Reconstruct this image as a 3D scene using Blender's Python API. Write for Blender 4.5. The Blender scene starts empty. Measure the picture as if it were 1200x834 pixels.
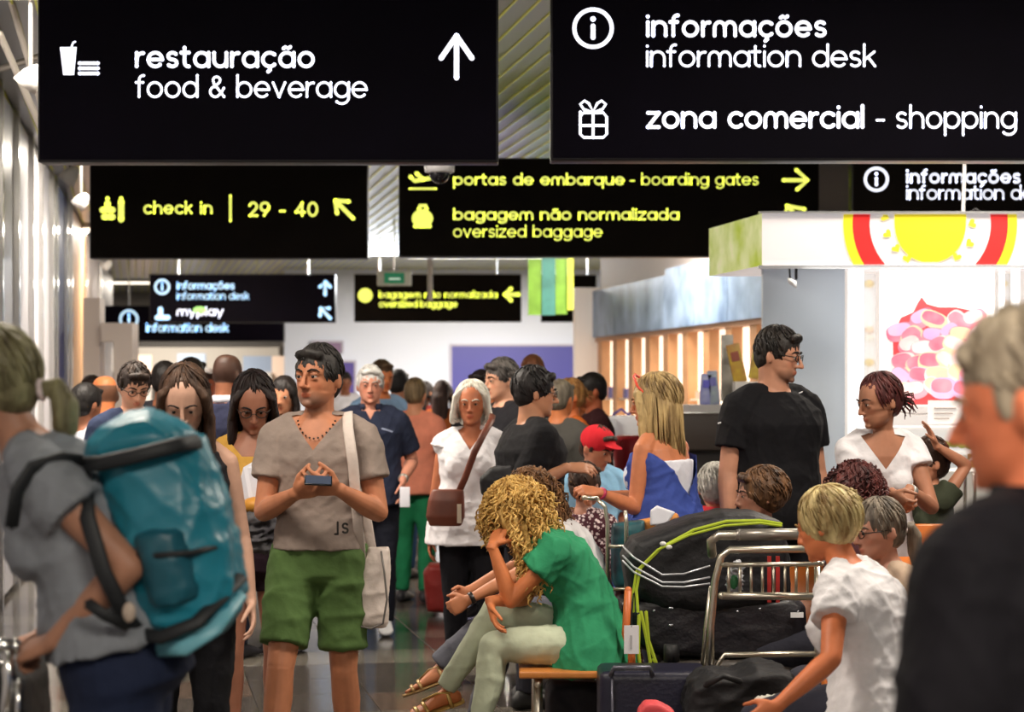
import bpy, bmesh, math, random
import numpy as np
from mathutils import Vector as V, Matrix

S = bpy.context.scene
COL = S.collection
PI = math.pi
F = 2400.0            # focal length in pixels of the 1200 px wide frame
CAMZ, HORIZON = 1.59, 460.0

# ------------------------------------------------------------------ camera, world, lights, exposure
cam_d = bpy.data.cameras.new('camera'); cam = bpy.data.objects.new('camera', cam_d); COL.objects.link(cam)
cam.location = (0, 0, CAMZ); cam.rotation_euler = (PI/2, 0, 0)
cam_d.sensor_width = 36; cam_d.lens = F/1200*36
cam_d.shift_y = (HORIZON-417)/1200
cam_d.clip_start = .1; cam_d.clip_end = 200
cam_d.dof.use_dof = True; cam_d.dof.focus_distance = 8.6; cam_d.dof.aperture_fstop = 3.4
S.camera = cam
S.view_settings.view_transform = 'Standard'; S.view_settings.look = 'None'
S.view_settings.exposure = 0.0; S.view_settings.gamma = 1; S.view_settings.use_curve_mapping = False
S.cycles.use_denoising = True
S.cycles.max_bounces = 6; S.cycles.diffuse_bounces = 3; S.cycles.glossy_bounces = 3; S.cycles.transparent_max_bounces = 8
S.cycles.sample_clamp_indirect = 4; S.cycles.caustics_reflective = False; S.cycles.caustics_refractive = False

w = bpy.data.worlds.new('hall_ambient'); S.world = w; w.use_nodes = True
w.node_tree.nodes['Background'].inputs[0].default_value = (.62, .66, .78, 1)
w.node_tree.nodes['Background'].inputs[1].default_value = .24

def area(name, loc, size, power, col=(1, .95, .88), rot=(0, 0, 0)):
    d = bpy.data.lights.new(name, 'AREA'); d.shape = 'RECTANGLE'; d.size, d.size_y = size
    d.energy = power; d.color = col
    o = bpy.data.objects.new(name, d); o.location = loc; o.rotation_euler = rot; COL.objects.link(o); return o
# added ceiling lamps, kept mostly out of view, that light the hall (each with an added housing)
ADDED_LAMPS = [(-1.9, 6.3, 75), (2.6, 7.6, 75), (-2.4, 11.3, 120), (3.0, 12.0, 60), (-3.0, 19.0, 130), (1.6, 22.0, 150),
         (-5.5, 28.0, 170), (-.6, 33.5, 420), (-1.6, .2, 34), (1.3, .3, 95), (-7.5, 41.5, 260)]  # the pair near the viewpoint is added to light the foreground figures
for x, y, p in ADDED_LAMPS:
    area('added_ceiling_light', (x, y, 3.80), (2.2, .5), p*2.15, (1, .90, .77))

# ------------------------------------------------------------------ helpers
def P(px, py, Y):
    """point of the hall seen at photo pixel (px, py) at distance Y along the view axis"""
    return V(((px-600)*Y/F, Y, CAMZ-(py-HORIZON)*Y/F))
def lin(c):
    if isinstance(c, str):
        c = [int(c[i:i+2], 16)/255 for i in (0, 2, 4)]
    return tuple((x/12.92 if x <= .04045 else ((x+.055)/1.055)**2.4) for x in c[:3])
MATS = {}
def mat(name, col='808080', rough=.6, metal=0, emit=0, var=0, vscale=6, bump=0, bscale=40, spec=.5, alpha=1, trans=0, stretch=None, sheen=0, coat=0, col2=None):
    key = name
    if key in MATS: return MATS[key]
    m = bpy.data.materials.new(name); m.use_nodes = True; nt = m.node_tree; b = nt.nodes['Principled BSDF']
    c = lin(col) + (1,)
    b.inputs['Base Color'].default_value = c; b.inputs['Roughness'].default_value = rough; b.inputs['Metallic'].default_value = metal
    b.inputs['Specular IOR Level'].default_value = spec; b.inputs['Alpha'].default_value = alpha
    b.inputs['Transmission Weight'].default_value = trans
    b.inputs['Sheen Weight'].default_value = sheen; b.inputs['Coat Weight'].default_value = coat
    if emit:
        b.inputs['Emission Color'].default_value = c; b.inputs['Emission Strength'].default_value = emit
    if var or bump:
        tc = nt.nodes.new('ShaderNodeTexCoord'); src = tc.outputs['Object']
        if stretch:
            mp = nt.nodes.new('ShaderNodeMapping'); mp.inputs['Scale'].default_value = stretch
            nt.links.new(src, mp.inputs[0]); src = mp.outputs[0]
    if var:
        n = nt.nodes.new('ShaderNodeTexNoise'); n.inputs['Scale'].default_value = vscale; n.inputs['Detail'].default_value = 4
        nt.links.new(src, n.inputs['Vector'])
        mx = nt.nodes.new('ShaderNodeMix'); mx.data_type = 'RGBA'
        a = tuple(x*(1-var) for x in c[:3])+(1,); z = (lin(col2)+(1,)) if col2 else tuple(min(1, x*(1+var)) for x in c[:3])+(1,)
        mx.inputs[6].default_value = a; mx.inputs[7].default_value = z
        mr = nt.nodes.new('ShaderNodeMapRange'); mr.inputs[1].default_value = .3; mr.inputs[2].default_value = .7
        nt.links.new(n.outputs[0], mr.inputs[0]); nt.links.new(mr.outputs[0], mx.inputs[0])
        nt.links.new(mx.outputs[2], b.inputs['Base Color'])
        if emit: nt.links.new(mx.outputs[2], b.inputs['Emission Color'])
    if bump:
        n = nt.nodes.new('ShaderNodeTexNoise'); n.inputs['Scale'].default_value = bscale; n.inputs['Detail'].default_value = 3
        nt.links.new(src, n.inputs['Vector'])
        bp = nt.nodes.new('ShaderNodeBump'); bp.inputs['Strength'].default_value = bump; bp.inputs['Distance'].default_value = .01
        nt.links.new(n.outputs[0], bp.inputs['Height']); nt.links.new(bp.outputs[0], b.inputs['Normal'])
    MATS[key] = m; return m
def cloth(name, col, rough=.85, bump=.35, var=.12): return mat('cloth_'+name, col, rough, var=var, vscale=9, bump=bump, bscale=28, spec=.25, sheen=.0)

def link(name, me, parent=None, label=None):
    o = bpy.data.objects.new(name, me); COL.objects.link(o)
    if parent is not None: o.parent = parent
    if label: o['label'] = label
    return o
def tag(o, label=None, cat=None, group=None, kind=None):
    if label: o['label'] = label
    if cat: o['category'] = cat
    if group: o['group'] = group
    if kind: o['kind'] = kind
    return o
def empty(name, loc, yaw=0, label=None, cat=None, group=None):
    o = bpy.data.objects.new(name, None); o.location = loc; o.rotation_euler = (0, 0, yaw); o.empty_display_size = .1
    COL.objects.link(o); return tag(o, label, cat, group)

class Acc:
    """collects closed surfaces; mesh() turns them into one mesh"""
    def __init__(s): s.v = []; s.f = []; s.n = 0; s.mi = []
    def add(s, vs, fs, mi=0):
        vs = [tuple(v) for v in vs]; k = s.n; s.v += vs; s.f += [tuple(i+k for i in f) for f in fs]; s.mi += [mi]*len(fs); s.n += len(vs)
        return s
    def box(s, lo, hi, mi=0):
        x0, y0, z0 = lo; x1, y1, z1 = hi
        return s.add([(x0,y0,z0),(x1,y0,z0),(x1,y1,z0),(x0,y1,z0),(x0,y0,z1),(x1,y0,z1),(x1,y1,z1),(x0,y1,z1)],
              [(0,3,2,1),(4,5,6,7),(0,1,5,4),(1,2,6,5),(2,3,7,6),(3,0,4,7)], mi)
    def loft(s, secs, n=18, p=2.0, mi=0):
        """secs: (centre, axis_x, axis_y) with scaled axes"""
        vs = []; fs = []
        cs = []
        for j in range(n):
            a = 2*PI*j/n; c, q = math.cos(a), math.sin(a)
            cs.append((math.copysign(abs(c)**(2/p), c), math.copysign(abs(q)**(2/p), q)))
        for c, ax, ay in secs:
            for u, t in cs: vs.append(c + ax*u + ay*t)
        m = len(secs)
        for i in range(m-1):
            for j in range(n):
                a, b = i*n+j, i*n+(j+1) % n
                fs.append((a, b, b+n, a+n))
        fs.append(tuple(range(n-1, -1, -1))); fs.append(tuple((m-1)*n+j for j in range(n)))
        return s.add(vs, fs, mi)
    def ball(s, c, r, R=None, n=14, m=9, mi=0):
        if not hasattr(r, '__len__'): r = (r, r, r)
        vs = [V((0, 0, r[2]))]
        for i in range(1, m):
            t = PI*i/m
            for j in range(n):
                a = 2*PI*j/n; vs.append(V((r[0]*math.sin(t)*math.cos(a), r[1]*math.sin(t)*math.sin(a), r[2]*math.cos(t))))
        vs.append(V((0, 0, -r[2])))
        if R is not None: vs = [R @ v for v in vs]
        c = V(c); vs = [v+c for v in vs]; fs = []
        for j in range(n): fs.append((0, 1+j, 1+(j+1) % n))
        for i in range(m-2):
            for j in range(n):
                a, b = 1+i*n+j, 1+i*n+(j+1) % n; fs.append((a, a+n, b+n, b))
        L = len(vs)-1; k = 1+(m-2)*n
        for j in range(n): fs.append((L, k+(j+1) % n, k+j))
        return s.add(vs, fs, mi)
    def tube(s, pts, rads, n=10, rnd=True, flat=None, mi=0, closed=False):
        pts = [V(p) for p in pts]
        if not hasattr(rads, '__len__'): rads = [rads]*len(pts)
        secs = []; nrm = None
        for i, p in enumerate(pts):
            t = (pts[min(i+1, len(pts)-1)]-pts[max(i-1, 0)])
            t = t.normalized() if t.length > 1e-9 else V((0, 0, 1))
            if nrm is None:
                nrm = V(flat).copy() if flat else (V((1, 0, 0)) if abs(t.x) < .8 else V((0, 1, 0)))
            nrm = (nrm - t*nrm.dot(t)); nrm = nrm.normalized() if nrm.length > 1e-6 else t.orthogonal().normalized()
            b = t.cross(nrm); r = rads[i]
            if hasattr(r, '__len__'): secs.append((p, nrm*r[0], b*r[1]))
            else: secs.append((p, nrm*r, b*r))
        s.loft(secs, n, mi=mi)
        if rnd:
            for k in (0, -1):
                r = rads[k]; r = r if not hasattr(r, '__len__') else min(r)
                s.ball(pts[k], r, n=max(6, n), m=6, mi=mi)
        return s
    def mesh(s, name, mats=(), smooth=True):
        me = bpy.data.meshes.new(name); me.from_pydata(s.v, [], s.f)
        for m in (mats if isinstance(mats, (list, tuple)) else [mats]): me.materials.append(m)
        if any(s.mi): me.polygons.foreach_set('material_index', s.mi)
        if smooth: me.polygons.foreach_set('use_smooth', [True]*len(me.polygons))
        me.update(); return me
    def obj(s, name, m, parent=None, label=None, smooth=False):
        return link(name, s.mesh(name, m, smooth), parent, label)

TMP = bpy.data.scenes.new('workbench')
def _eval(me, mods):
    o = bpy.data.objects.new('work', me); TMP.collection.objects.link(o); mods(o)
    vl = TMP.view_layers[0]; vl.update()
    r = bpy.data.meshes.new_from_object(o.evaluated_get(vl.depsgraph))
    bpy.data.objects.remove(o); bpy.data.meshes.remove(me); return r
def remesh(acc, name, vox, mats, smooth=4, sf=.5):
    me = acc.mesh(name)
    def mods(o):
        r = o.modifiers.new('r', 'REMESH'); r.mode = 'VOXEL'; r.voxel_size = vox; r.use_smooth_shade = True
        if smooth:
            q = o.modifiers.new('s', 'SMOOTH'); q.factor = sf; q.iterations = smooth
    me = _eval(me, mods); me.name = name; me.materials.clear()
    for m in (mats if isinstance(mats, (list, tuple)) else [mats]): me.materials.append(m)
    me.polygons.foreach_set('use_smooth', [True]*len(me.polygons))
    return me
def rounded(acc, name, m, bev, parent=None, label=None, seg=2, smooth=True):
    """mesh of boxes with bevelled edges"""
    me = acc.mesh(name, m, False)
    bm = bmesh.new(); bm.from_mesh(me)
    bmesh.ops.bevel(bm, geom=[e for e in bm.edges if e.calc_face_angle(0) > .5], offset=bev, segments=seg, affect='EDGES', profile=.6)
    bm.to_mesh(me); bm.free()
    if smooth:
        me.polygons.foreach_set('use_smooth', [True]*len(me.polygons))
    o = link(name, me, parent, label); return o
def getco(me):
    a = np.empty(len(me.vertices)*3, 'f'); me.vertices.foreach_get('co', a); return a.reshape(-1, 3)
def folds(me, amp, seed, wl=(.05, .14), vert=1.0):
    """wrinkles: pushes a cloth surface along its normals"""
    r = np.random.RandomState(seed); co = getco(me)
    no = np.empty(len(me.vertices)*3, 'f'); me.vertex_normals.foreach_get('vector', no); no = no.reshape(-1, 3)
    d = np.zeros(len(co))
    for i in range(7):
        k = r.normal(size=3); k[2] *= vert; k /= np.linalg.norm(k); L = r.uniform(*wl)
        ph = r.uniform(0, 6.28); wob = np.sin(co @ r.normal(size=3)*9+ph)
        d += (1-np.abs(np.sin(co @ k*PI/L + ph + wob*1.1)))**2.5*r.uniform(.4, 1)
    co += no*((d-d.mean())*amp*.5)[:, None]
    me.vertices.foreach_set('co', co.ravel()); me.update()
def cutout(me, planes):
    """removes the part of a cloth lying inside all the planes"""
    bm = bmesh.new(); bm.from_mesh(me)
    for co, no in planes:
        bmesh.ops.bisect_plane(bm, geom=bm.verts[:]+bm.edges[:]+bm.faces[:], plane_co=co, plane_no=no, dist=1e-5)
    kill = []
    for f in bm.faces:
        c = f.calc_center_median()
        if all((c-co).dot(no) > 0 for co, no in planes): kill.append(f)
    bmesh.ops.delete(bm, geom=kill, context='FACES'); bm.to_mesh(me); bm.free()
    me.polygons.foreach_set('use_smooth', [True]*len(me.polygons))
# ------------------------------------------------------------------ the hall
CEIL = 3.9
ANG = math.atan(.183)           # the hall runs this far to the left of the view axis
def wallx(Y): return -1.3425-.1605*Y
m_stone = mat('dark_granite', '4c4641', .13, var=.35, vscale=22, bump=.02, bscale=5)
m_stone2 = mat('grey_granite', '6b655c', .15, var=.3, vscale=26, bump=.02, bscale=5)
m_stone3 = mat('brown_granite', '5d4f45', .14, var=.35, vscale=20, bump=.02, bscale=5)
m_grout = mat('floor_grout', '2a2724', .4)
fl = tag(Acc().box((-14, -4, -.1), (16, 52, -.004)).obj('floor', m_grout), kind='structure')
tile = rounded(Acc().box((-.298, -.298, -.004), (.298, .298, 0)), 'tile', m_stone, .002, seg=1, smooth=False)
tme = [tile.data, tile.data.copy(), tile.data.copy()]
tme[1].materials[0] = m_stone2; tme[2].materials[0] = m_stone3
rnd = random.Random(5); ca, sa = math.cos(ANG), math.sin(ANG); first = True
bands = []
for j in range(-8, 62):
    for i in range(-26, 28):
        lx, ly = .6*i+.3, .6*j+.3
        x, y = ca*lx-sa*ly, sa*lx+ca*ly
        px = 600+F*x/max(y, .1)
        near = 6.2 < y < 21 and 225 < px < 1150 and (y < 12 or px < 660)
        k = rnd.choice([0, 0, 1, 2]) if (j % 4) else 1
        if near:
            o = tile if first else tile.copy()
            if not first: COL.objects.link(o)
            o.data = tme[k]; o.location = (x, y, 0); o.rotation_euler = (0, 0, ANG); o.parent = fl; first = False
        else: bands.append((x, y, k))
a = Acc()
for x, y, k in bands:
    if -14 < x < 16 and -4 < y < 52:
        q = [V((x+ca*u-sa*t, y+sa*u+ca*t, 0)) for u, t in ((-.298, -.298), (.298, -.298), (.298, .298), (-.298, .298))]
        a.add(q, [(0, 1, 2, 3)], k)
tag(a.obj('far_tiles', [m_stone, m_stone2, m_stone3], fl), kind='stuff')

# ceiling: dark back plate, metal slats running down the hall, each with a lime edge coloured as the yellow signs' reflection
m_slat = mat('ceiling_slat_metal', '8d8f94', .32, .6, var=.12, vscale=.6)
m_lime = mat('slat_edge_sign_glint', 'e8ea3c', .35, .0)  # stands in for the glow of the signs mirrored between slats
cl = tag(Acc().box((-14, -4, CEIL+.04), (16, 52, CEIL+.12)).obj('ceiling', mat('ceiling_back', '77746f', .8)), kind='structure')
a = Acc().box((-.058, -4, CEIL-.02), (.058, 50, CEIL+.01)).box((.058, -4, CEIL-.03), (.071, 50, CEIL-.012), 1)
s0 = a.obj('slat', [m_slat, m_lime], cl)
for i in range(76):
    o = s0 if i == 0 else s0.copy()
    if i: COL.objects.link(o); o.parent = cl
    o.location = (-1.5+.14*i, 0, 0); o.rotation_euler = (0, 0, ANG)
for n, (x, y, p) in enumerate(ADDED_LAMPS):  # housings and glowing diffusers made up for the added lamps
    t = empty('ceiling_lamp', (x, y, CEIL-.1), 0, 'added flat rectangular ceiling lamp above the crowd, %s' %
              ['over the food sign', 'over the shopping sign', 'beside the left wall near the front', 'over the sweets kiosk', 'over the check-in sign',
               'over the boarding gates sign', 'at the far left', 'before the far white wall', 'above the backpack woman', 'behind the bald man', 'over the far recess counters'][n], 'lamp', 'added ceiling lamps')
    Acc().box((-1.15, -.3, .02), (1.15, .3, .09)).obj('housing', mat('lamp_housing', 'b8b8b8', .5), t)
    Acc().box((-1.1, -.25, .005), (1.1, .25, .02)).obj('diffuser', mat('lamp_diffuser', 'fff2dd', .5, emit=2.2), t)

# left wall: tall panels between protruding bright mullions
m_panel = mat('wall_panel_grey', 'b6b2b6', .45, 0, spec=.12, var=.06, vscale=1.2)
m_panel2 = mat('wall_panel_light', 'dcd8dc', .4, 0, spec=.15, var=.05, vscale=1.2)
m_chrome = mat('bright_metal', 'd8d8d6', .18, 1)
m_blue = mat('blue_panel', '16225e', .5, spec=.1)
m_tan = mat('tan_wood_panel', 'c49a72', .5, spec=.1, var=.1, vscale=3)
m_pinkw = mat('pinkish_white_panel', 'd9c8c0', .5)
a = Acc(); a.add([V((wallx(y)-.08, y, z)) for y, z in ((-4, 0), (40, 0), (40, CEIL+.04), (-4, CEIL+.04))], [(0, 1, 2, 3)])
a.add([V((wallx(y)-.3, y, z)) for y, z in ((-4, 0), (40, 0), (40, CEIL+.04), (-4, CEIL+.04))], [(3, 2, 1, 0)])
wl = tag(a.obj('wall_left', m_panel), kind='structure')
wang = math.atan(.1605)
ed = [-3, 1, 5, 8.5, 11.8, 15, 16.5, 18.1, 19.3, 20.9, 21.6, 23.5, 24.4, 28.0, 33.3, 39.5]
ms = [m_panel, m_panel2, m_panel, m_panel2, m_panel, m_panel2, m_panel, m_panel2, m_panel2, m_chrome, m_blue, m_panel2, m_tan, m_pinkw, m_panel]
for y0, y1, m in zip(ed[:-1], ed[1:], ms):
    b = Acc()
    for u, t in ((0, .06),):
        q = []
        for z in (.05, CEIL-.05):
            for yy, off in ((y0+.06, -.08), (y1-.06, -.08), (y1-.06, -.02), (y0+.06, -.02)):
                q.append(V((wallx(yy)+off, yy, z)))
        b.add(q, [(0, 3, 2, 1), (4, 5, 6, 7), (0, 1, 5, 4), (1, 2, 6, 5), (2, 3, 7, 6), (3, 0, 4, 7)])
    b.obj('panel', m, wl)
    c = Acc().box((-.05, -.05, 0), (.025, .05, CEIL-.02))
    o = c.obj('mullion', m_chrome, wl); o.location = (wallx(y0), y0, 0); o.rotation_euler = (0, 0, wang)
    j = Acc().box((-.03, -.0, 2.18), (.012, .012, 2.2))
# roof truss seen above the left wall
a = Acc()
for (p0, p1, lb) in (((0, 40, 12), (48, 150, 12.4), 'steeper lower brace'), ((10, -10, 12), (48, 120, 12.4), 'steep upper brace'), ((-30, 90, 13), (60, 62, 13), 'nearly level brace')):
    a = Acc(); a.tube([P(*p0), P(*p1)], .022, n=8)
    tag(a.obj('ceiling_brace', mat('brace_metal', 'a9a39b', .4, .7)), lb+' under the ceiling above the left wall panels', 'brace', 'braces above the left wall')
def spot(px, py, Y, lab, k=1.0):
    p = P(px, py, Y); t = empty('spot_lamp', p, 0, lab, 'lamp', 'spot lamps along the left wall')
    Acc().tube([V((0, 0, .05)), V((0, 0, CEIL-p.z))], .012, n=8).obj('stem', mat('lamp_stem', '6d6a66', .4, .5), t)
    a = Acc(); R = Matrix.Rotation(.7, 3, 'Y')
    a.loft([(R @ V((0, 0, z)), R @ V((r, 0, 0)), R @ V((0, r, 0))) for z, r in ((.09, .012), (.08, .03), (.02, .062), (-.06, .075), (-.06, .065), (-.02, .045))], 20)
    a.obj('lamp_shade', mat('spot_shade', 'c9c6c2', .4), t, smooth=True)
spot(36, 92, 11.6, 'white cone spot lamp highest and nearest, left of the food sign')
spot(82, 206, 16.2, 'white cone spot lamp just under the corner of the food sign')
spot(95, 236, 19.2, 'white cone spot lamp at the left edge of the check-in sign')
spot(125, 311, 30.0, 'small white cone spot lamp under the check-in sign')

# far walls
m_white = mat('white_wall_paint', 'dfe7f8', .6)
wb = tag(Acc().box((P(333, 0, 38).x, 38, 0), (6, 38.2, CEIL)).obj('wall_back', m_white), kind='structure')
m_concrete = mat('grey_hall_paint', '9b948d', .7, var=.08, vscale=1)
w2 = tag(Acc().box((-14, 47, 0), (-2, 47.2, CEIL)).obj('wall_far', m_concrete), kind='structure')
w3 = tag(Acc().box((P(333, 0, 38).x, 38.2, 0), (P(333, 0, 38).x+.2, 47, CEIL)).obj('wall_return', m_concrete), kind='structure')
a = Acc().box((-13.5, 44.5, 2.05), (P(330, 0, 45).x, 45.5, 2.6)); a.obj('trim_1', mat('bulkhead_grey', 'b0aaa2', .6)); bpy.data.objects['trim_1']['kind'] = 'structure'
a = Acc().box((-13.5, 44.45, 2.60), (P(332, 0, 45).x, 44.52, 2.7)); a.obj('trim_2', mat('bulkhead_dark', '3a3633', .6)); bpy.data.objects['trim_2']['kind'] = 'structure'
# counters in the far recess
for (x0, x1, y0, y1, c, l) in ((152, 177, 416, 452, 'd8b9a8', 'pale pink ticket counter screen beside the young man in glasses'),
                               (207, 240, 414, 436, '8f9db0', 'steel blue counter screen in the far recess, nearer the left wall'),
                               (284, 318, 417, 436, '7f8da3', 'steel blue counter screen right of the suited man'),
                               (318, 334, 417, 470, 'd9c2b2', 'narrow beige counter screen at the white wall corner')):
    p, q = P(x0, y1, 43.5), P(x1, y0, 43.5)
    t = empty('counter_screen', (p.x, 43.5, 0), 0, l, 'counter')
    Acc().box((0, 0, 0), (q.x-p.x, .4, p.z)).obj('desk', mat('counter_desk', 'b9b2ac', .5), t)
    Acc().box((0, .1, p.z), (q.x-p.x, .2, q.z)).obj('screen', mat('counter_screen_'+c, c, .4), t)
# pale booth near the left wall
t = empty('ticket_booth', (P(118, 0, 24).x, 24, 0), 0, 'pinkish white booth frame standing below the far blue information sign', 'booth')
h = P(0, 378, 24).z; wd = P(155, 0, 24).x-P(118, 0, 24).x
Acc().box((wd-.22, 0, 0), (wd, .4, h)).obj('post', mat('booth_white', 'e0d2c8', .5), t)
Acc().box((0, 0, h-.22), (wd-.22, .4, h)).obj('header', mat('booth_white'), t)
Acc().box((-.25, .2, 0), (-.05, .5, h+.3)).obj('side_post', mat('booth_white'), t)
# purple doors and plates on the white wall
def wallplate(x0, x1, y0, y1, Y, c, name, lab, cat, d=.06):
    p, q = P(x0, y1, Y), P(x1, y0, Y)
    t = empty(name, (p.x, Y, max(0, p.z)), 0, lab, cat)
    Acc().box((.03, -d, .0), (q.x-p.x-.03, 0, q.z-max(0, p.z)-.03)).obj('panel', mat(name+'_'+c, c, .45, var=.08, vscale=.8), t)
    b = Acc(); W = q.x-p.x; H = q.z-max(0, p.z)
    b.box((0, -d-.02, 0), (.04, 0, H)).box((W-.04, -d-.02, 0), (W, 0, H)).box((.04, -d-.02, H-.04), (W-.04, 0, H))
    b.obj('frame', mat('plate_frame', 'b9b6c8', .4), t)
wallplate(527, 695, 403, 620, 37.99, '4a4aa0', 'purple_hoarding', 'wide purple-blue hoarding on the far white wall behind the queue', 'hoarding')
wallplate(386, 418, 422, 620, 37.99, '5a4d9c', 'purple_door', 'narrow purple door on the far white wall behind the man in the taupe shirt', 'door')
wallplate(365, 403, 399, 413, 37.99, '8d7596', 'wall_plaque', 'small mauve plaque high on the far white wall', 'sign')
# right walls
wr = tag(Acc().box((P(893, 0, 23).x-.6, 23, 0), (13, 23.2, CEIL)).obj('wall_right', m_white), kind='structure')
area('added_far_wall_wash', (0.3, 34.5, 3.6), (6, .8), 330, (.86, .92, 1), (-.75, 0, 0))  # added light without a lamp body, brightens the far white wall

# ------------------------------------------------------------------ lettering
def arc(cx, cy, rx, ry, a0, a1, n=14):
    return [(cx+rx*math.cos(math.radians(a0+(a1-a0)*i/n)), cy+ry*math.sin(math.radians(a0+(a1-a0)*i/n))) for i in range(n+1)]
O_ = arc(.5, .5, .5, .5, 0, 360, 22)
ARCH = lambda w: [(0, 0), (0, .55)]+arc(w/2, .55, w/2, .45, 180, 0, 10)+[(w, 0)]
TILDE = lambda x: [(x-.25, 1.3), (x-.12, 1.42), (x+.1, 1.3), (x+.25, 1.42)]
G = {
 'a': (1, [O_, [(1, 1), (1, 0)]]), 'b': (1, [[(0, 0), (0, 1.5)], O_]), 'c': (.85, [arc(.5, .5, .5, .5, 45, 315)]),
 'd': (1, [[(1, 0), (1, 1.5)], O_]), 'e': (1, [[(0, .5), (1, .5)], arc(.5, .5, .5, .5, 0, 315, 20)]),
 'f': (.5, [[(.15, 0), (.15, 1.15)]+arc(.45, 1.15, .3, .33, 180, 80, 6), [(-.08, 1), (.45, 1)]]),
 'g': (1, [O_, [(1, 1), (1, -.1)]+arc(.5, -.05, .5, .42, 0, -140, 9)]), 'h': (.9, [[(0, 0), (0, 1.5)], ARCH(.9)]),
 'i': (0, [[(0, 0), (0, 1)], [(0, 1.38), (0, 1.4)]]), 'k': (.75, [[(0, 0), (0, 1.5)], [(0, .42), (.7, 1)], [(.27, .62), (.75, 0)]]),
 'l': (0, [[(0, 0), (0, 1.5)]]), 'm': (1.5, [ARCH(.75), [(.75, .55)]+arc(1.125, .55, .375, .45, 180, 0, 10)+[(1.5, 0)]]),
 'n': (.9, [[(0, 0), (0, 1)], ARCH(.9)]), 'o': (1, [O_]), 'p': (1, [[(0, -.5), (0, 1)], O_]), 'q': (1, [[(1, -.5), (1, 1)], O_]),
 'r': (.45, [[(0, 0), (0, 1)], [(0, .5)]+arc(.42, .5, .42, .47, 170, 80, 6)]),
 's': (.68, [arc(.35, .75, .31, .25, 35, 270, 12)+arc(.34, .25, .33, .25, 90, -145, 12)]),
 't': (.5, [[(.15, 1.38), (.15, .3)]+arc(.43, .3, .28, .3, 180, 280, 6), [(-.1, 1), (.48, 1)]]),
 'u': (.9, [[(0, 1), (0, .45)]+arc(.45, .45, .45, .45, 180, 360, 10)+[(.9, 1)], [(.9, .5), (.9, 0)]]),
 'v': (.88, [[(0, 1), (.44, 0)], [(.44, 0), (.88, 1)]]), 'y': (.9, [[(0, 1), (.45, 0)], [(.9, 1), (.28, -.48)]]),
 'z': (.78, [[(0, 1), (.78, 1)], [(.78, 1), (0, 0)], [(0, 0), (.78, 0)]]), '-': (.5, [[(0, .5), (.5, .5)]]), ' ': (.35, []),
 '2': (.8, [arc(.4, 1.02, .4, .4, 170, -40, 12)+[(.02, .0)], [(.02, 0), (.85, 0)]]),
 '9': (.9, [arc(.45, .97, .45, .45, 0, 360, 20), arc(.45, .97, .45, .45, 0, -25, 3)+[(.35, 0)]]),
 '4': (.95, [[(.7, 0), (.7, 1.42)], [(.7, 1.42), (0, .38)], [(0, .38), (.98, .38)]]),
 '0': (.95, [arc(.47, .71, .47, .71, 0, 360, 24)]),
 '&': (1.05, [[(1.02, 0), (.25, .95)]+arc(.47, 1.15, .26, .24, 215, -35, 10)+[(.3, .68)]+arc(.38, .36, .37, .36, 110, 290, 10)+[(.8, .25), (1, .62)]]),
 'ç': (.85, [arc(.5, .5, .5, .5, 45, 315), [(.5, -.1), (.55, -.25), (.38, -.38)]]),
}
G['ã'] = (1, G['a'][1]+[TILDE(.5)]); G['õ'] = (1, G['o'][1]+[TILDE(.5)])
def strokes(acc, lines, hw, tf):
    hw *= 1.0
    """flat ribbons with round ends; tf maps glyph coords to a point of the sign face"""
    for ln in lines:
        n = len(ln); L = []; R = []
        closed = (abs(ln[0][0]-ln[-1][0])+abs(ln[0][1]-ln[-1][1])) < 1e-6 and n > 3
        for i in range(n):
            a = ln[i-1] if i else (ln[-2] if closed else ln[0]); b = ln[i+1] if i < n-1 else (ln[1] if closed else ln[-1])
            dx, dy = b[0]-a[0], b[1]-a[1]; d = math.hypot(dx, dy) or 1
            L.append((ln[i][0]-dy/d*hw, ln[i][1]+dx/d*hw)); R.append((ln[i][0]+dy/d*hw, ln[i][1]-dx/d*hw))
        acc.add([tf(*p) for p in L]+[tf(*p) for p in R], [(i, n+i, n+i+1, i+1) for i in range(n-1)])
        if not closed:
            for q in (ln[0], ln[-1]):
                acc.add([tf(q[0]+hw*math.cos(t*PI/6), q[1]+hw*math.sin(t*PI/6)) for t in range(12)], [tuple(range(12))])
def text(acc, s, x0, x1, base, xh, Y, bold=True):
    """s between photo columns x0..x1 on the sign plane at distance Y, baseline row base, x-height xh rows"""
    hw = .135 if bold else .092
    u = xh/(1+2*hw); nat = sum(G[c][0] for c in s); gaps = len(s)-1
    trk = ((x1-x0)/u-2*hw-nat)/gaps
    if trk < .26: k = ((x1-x0)/u-2*hw-.28*gaps)/nat; trk = .28
    elif trk > .5: k = ((x1-x0)/u-2*hw-.42*gaps)/nat; trk = .42
    else: k = 1
    x = hw
    for c in s:
        wd, ls = G[c]
        def tf(a, b, x=x): return P(x0+u*a, base-u*(b+hw), Y)
        strokes(acc, [[(x+k*p[0], p[1]) for p in l] for l in ls], hw, tf)
        x += wd*k+trk
def poly(acc, pts, Y): acc.add([P(x, y, Y) for x, y in pts], [tuple(range(len(pts)))])
def pxlines(acc, lines, hw, Y): strokes(acc, [[(x, -y) for x, y in l] for l in lines], hw, lambda a, b: P(a, -b, Y))
m_face = mat('sign_face_black', '090611', .6, var=.2, vscale=3, spec=.05)
m_face2 = mat('sign_face_brown', '15110e', .6, var=.2, vscale=3, spec=.05)
m_case = mat('sign_case', '1b1a1d', .4, .4)
m_wl = mat('letter_white', 'eef1ff', .5, emit=1.25)
m_bl = mat('letter_ice', 'bfe4ff', .5, emit=1.0)
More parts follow.
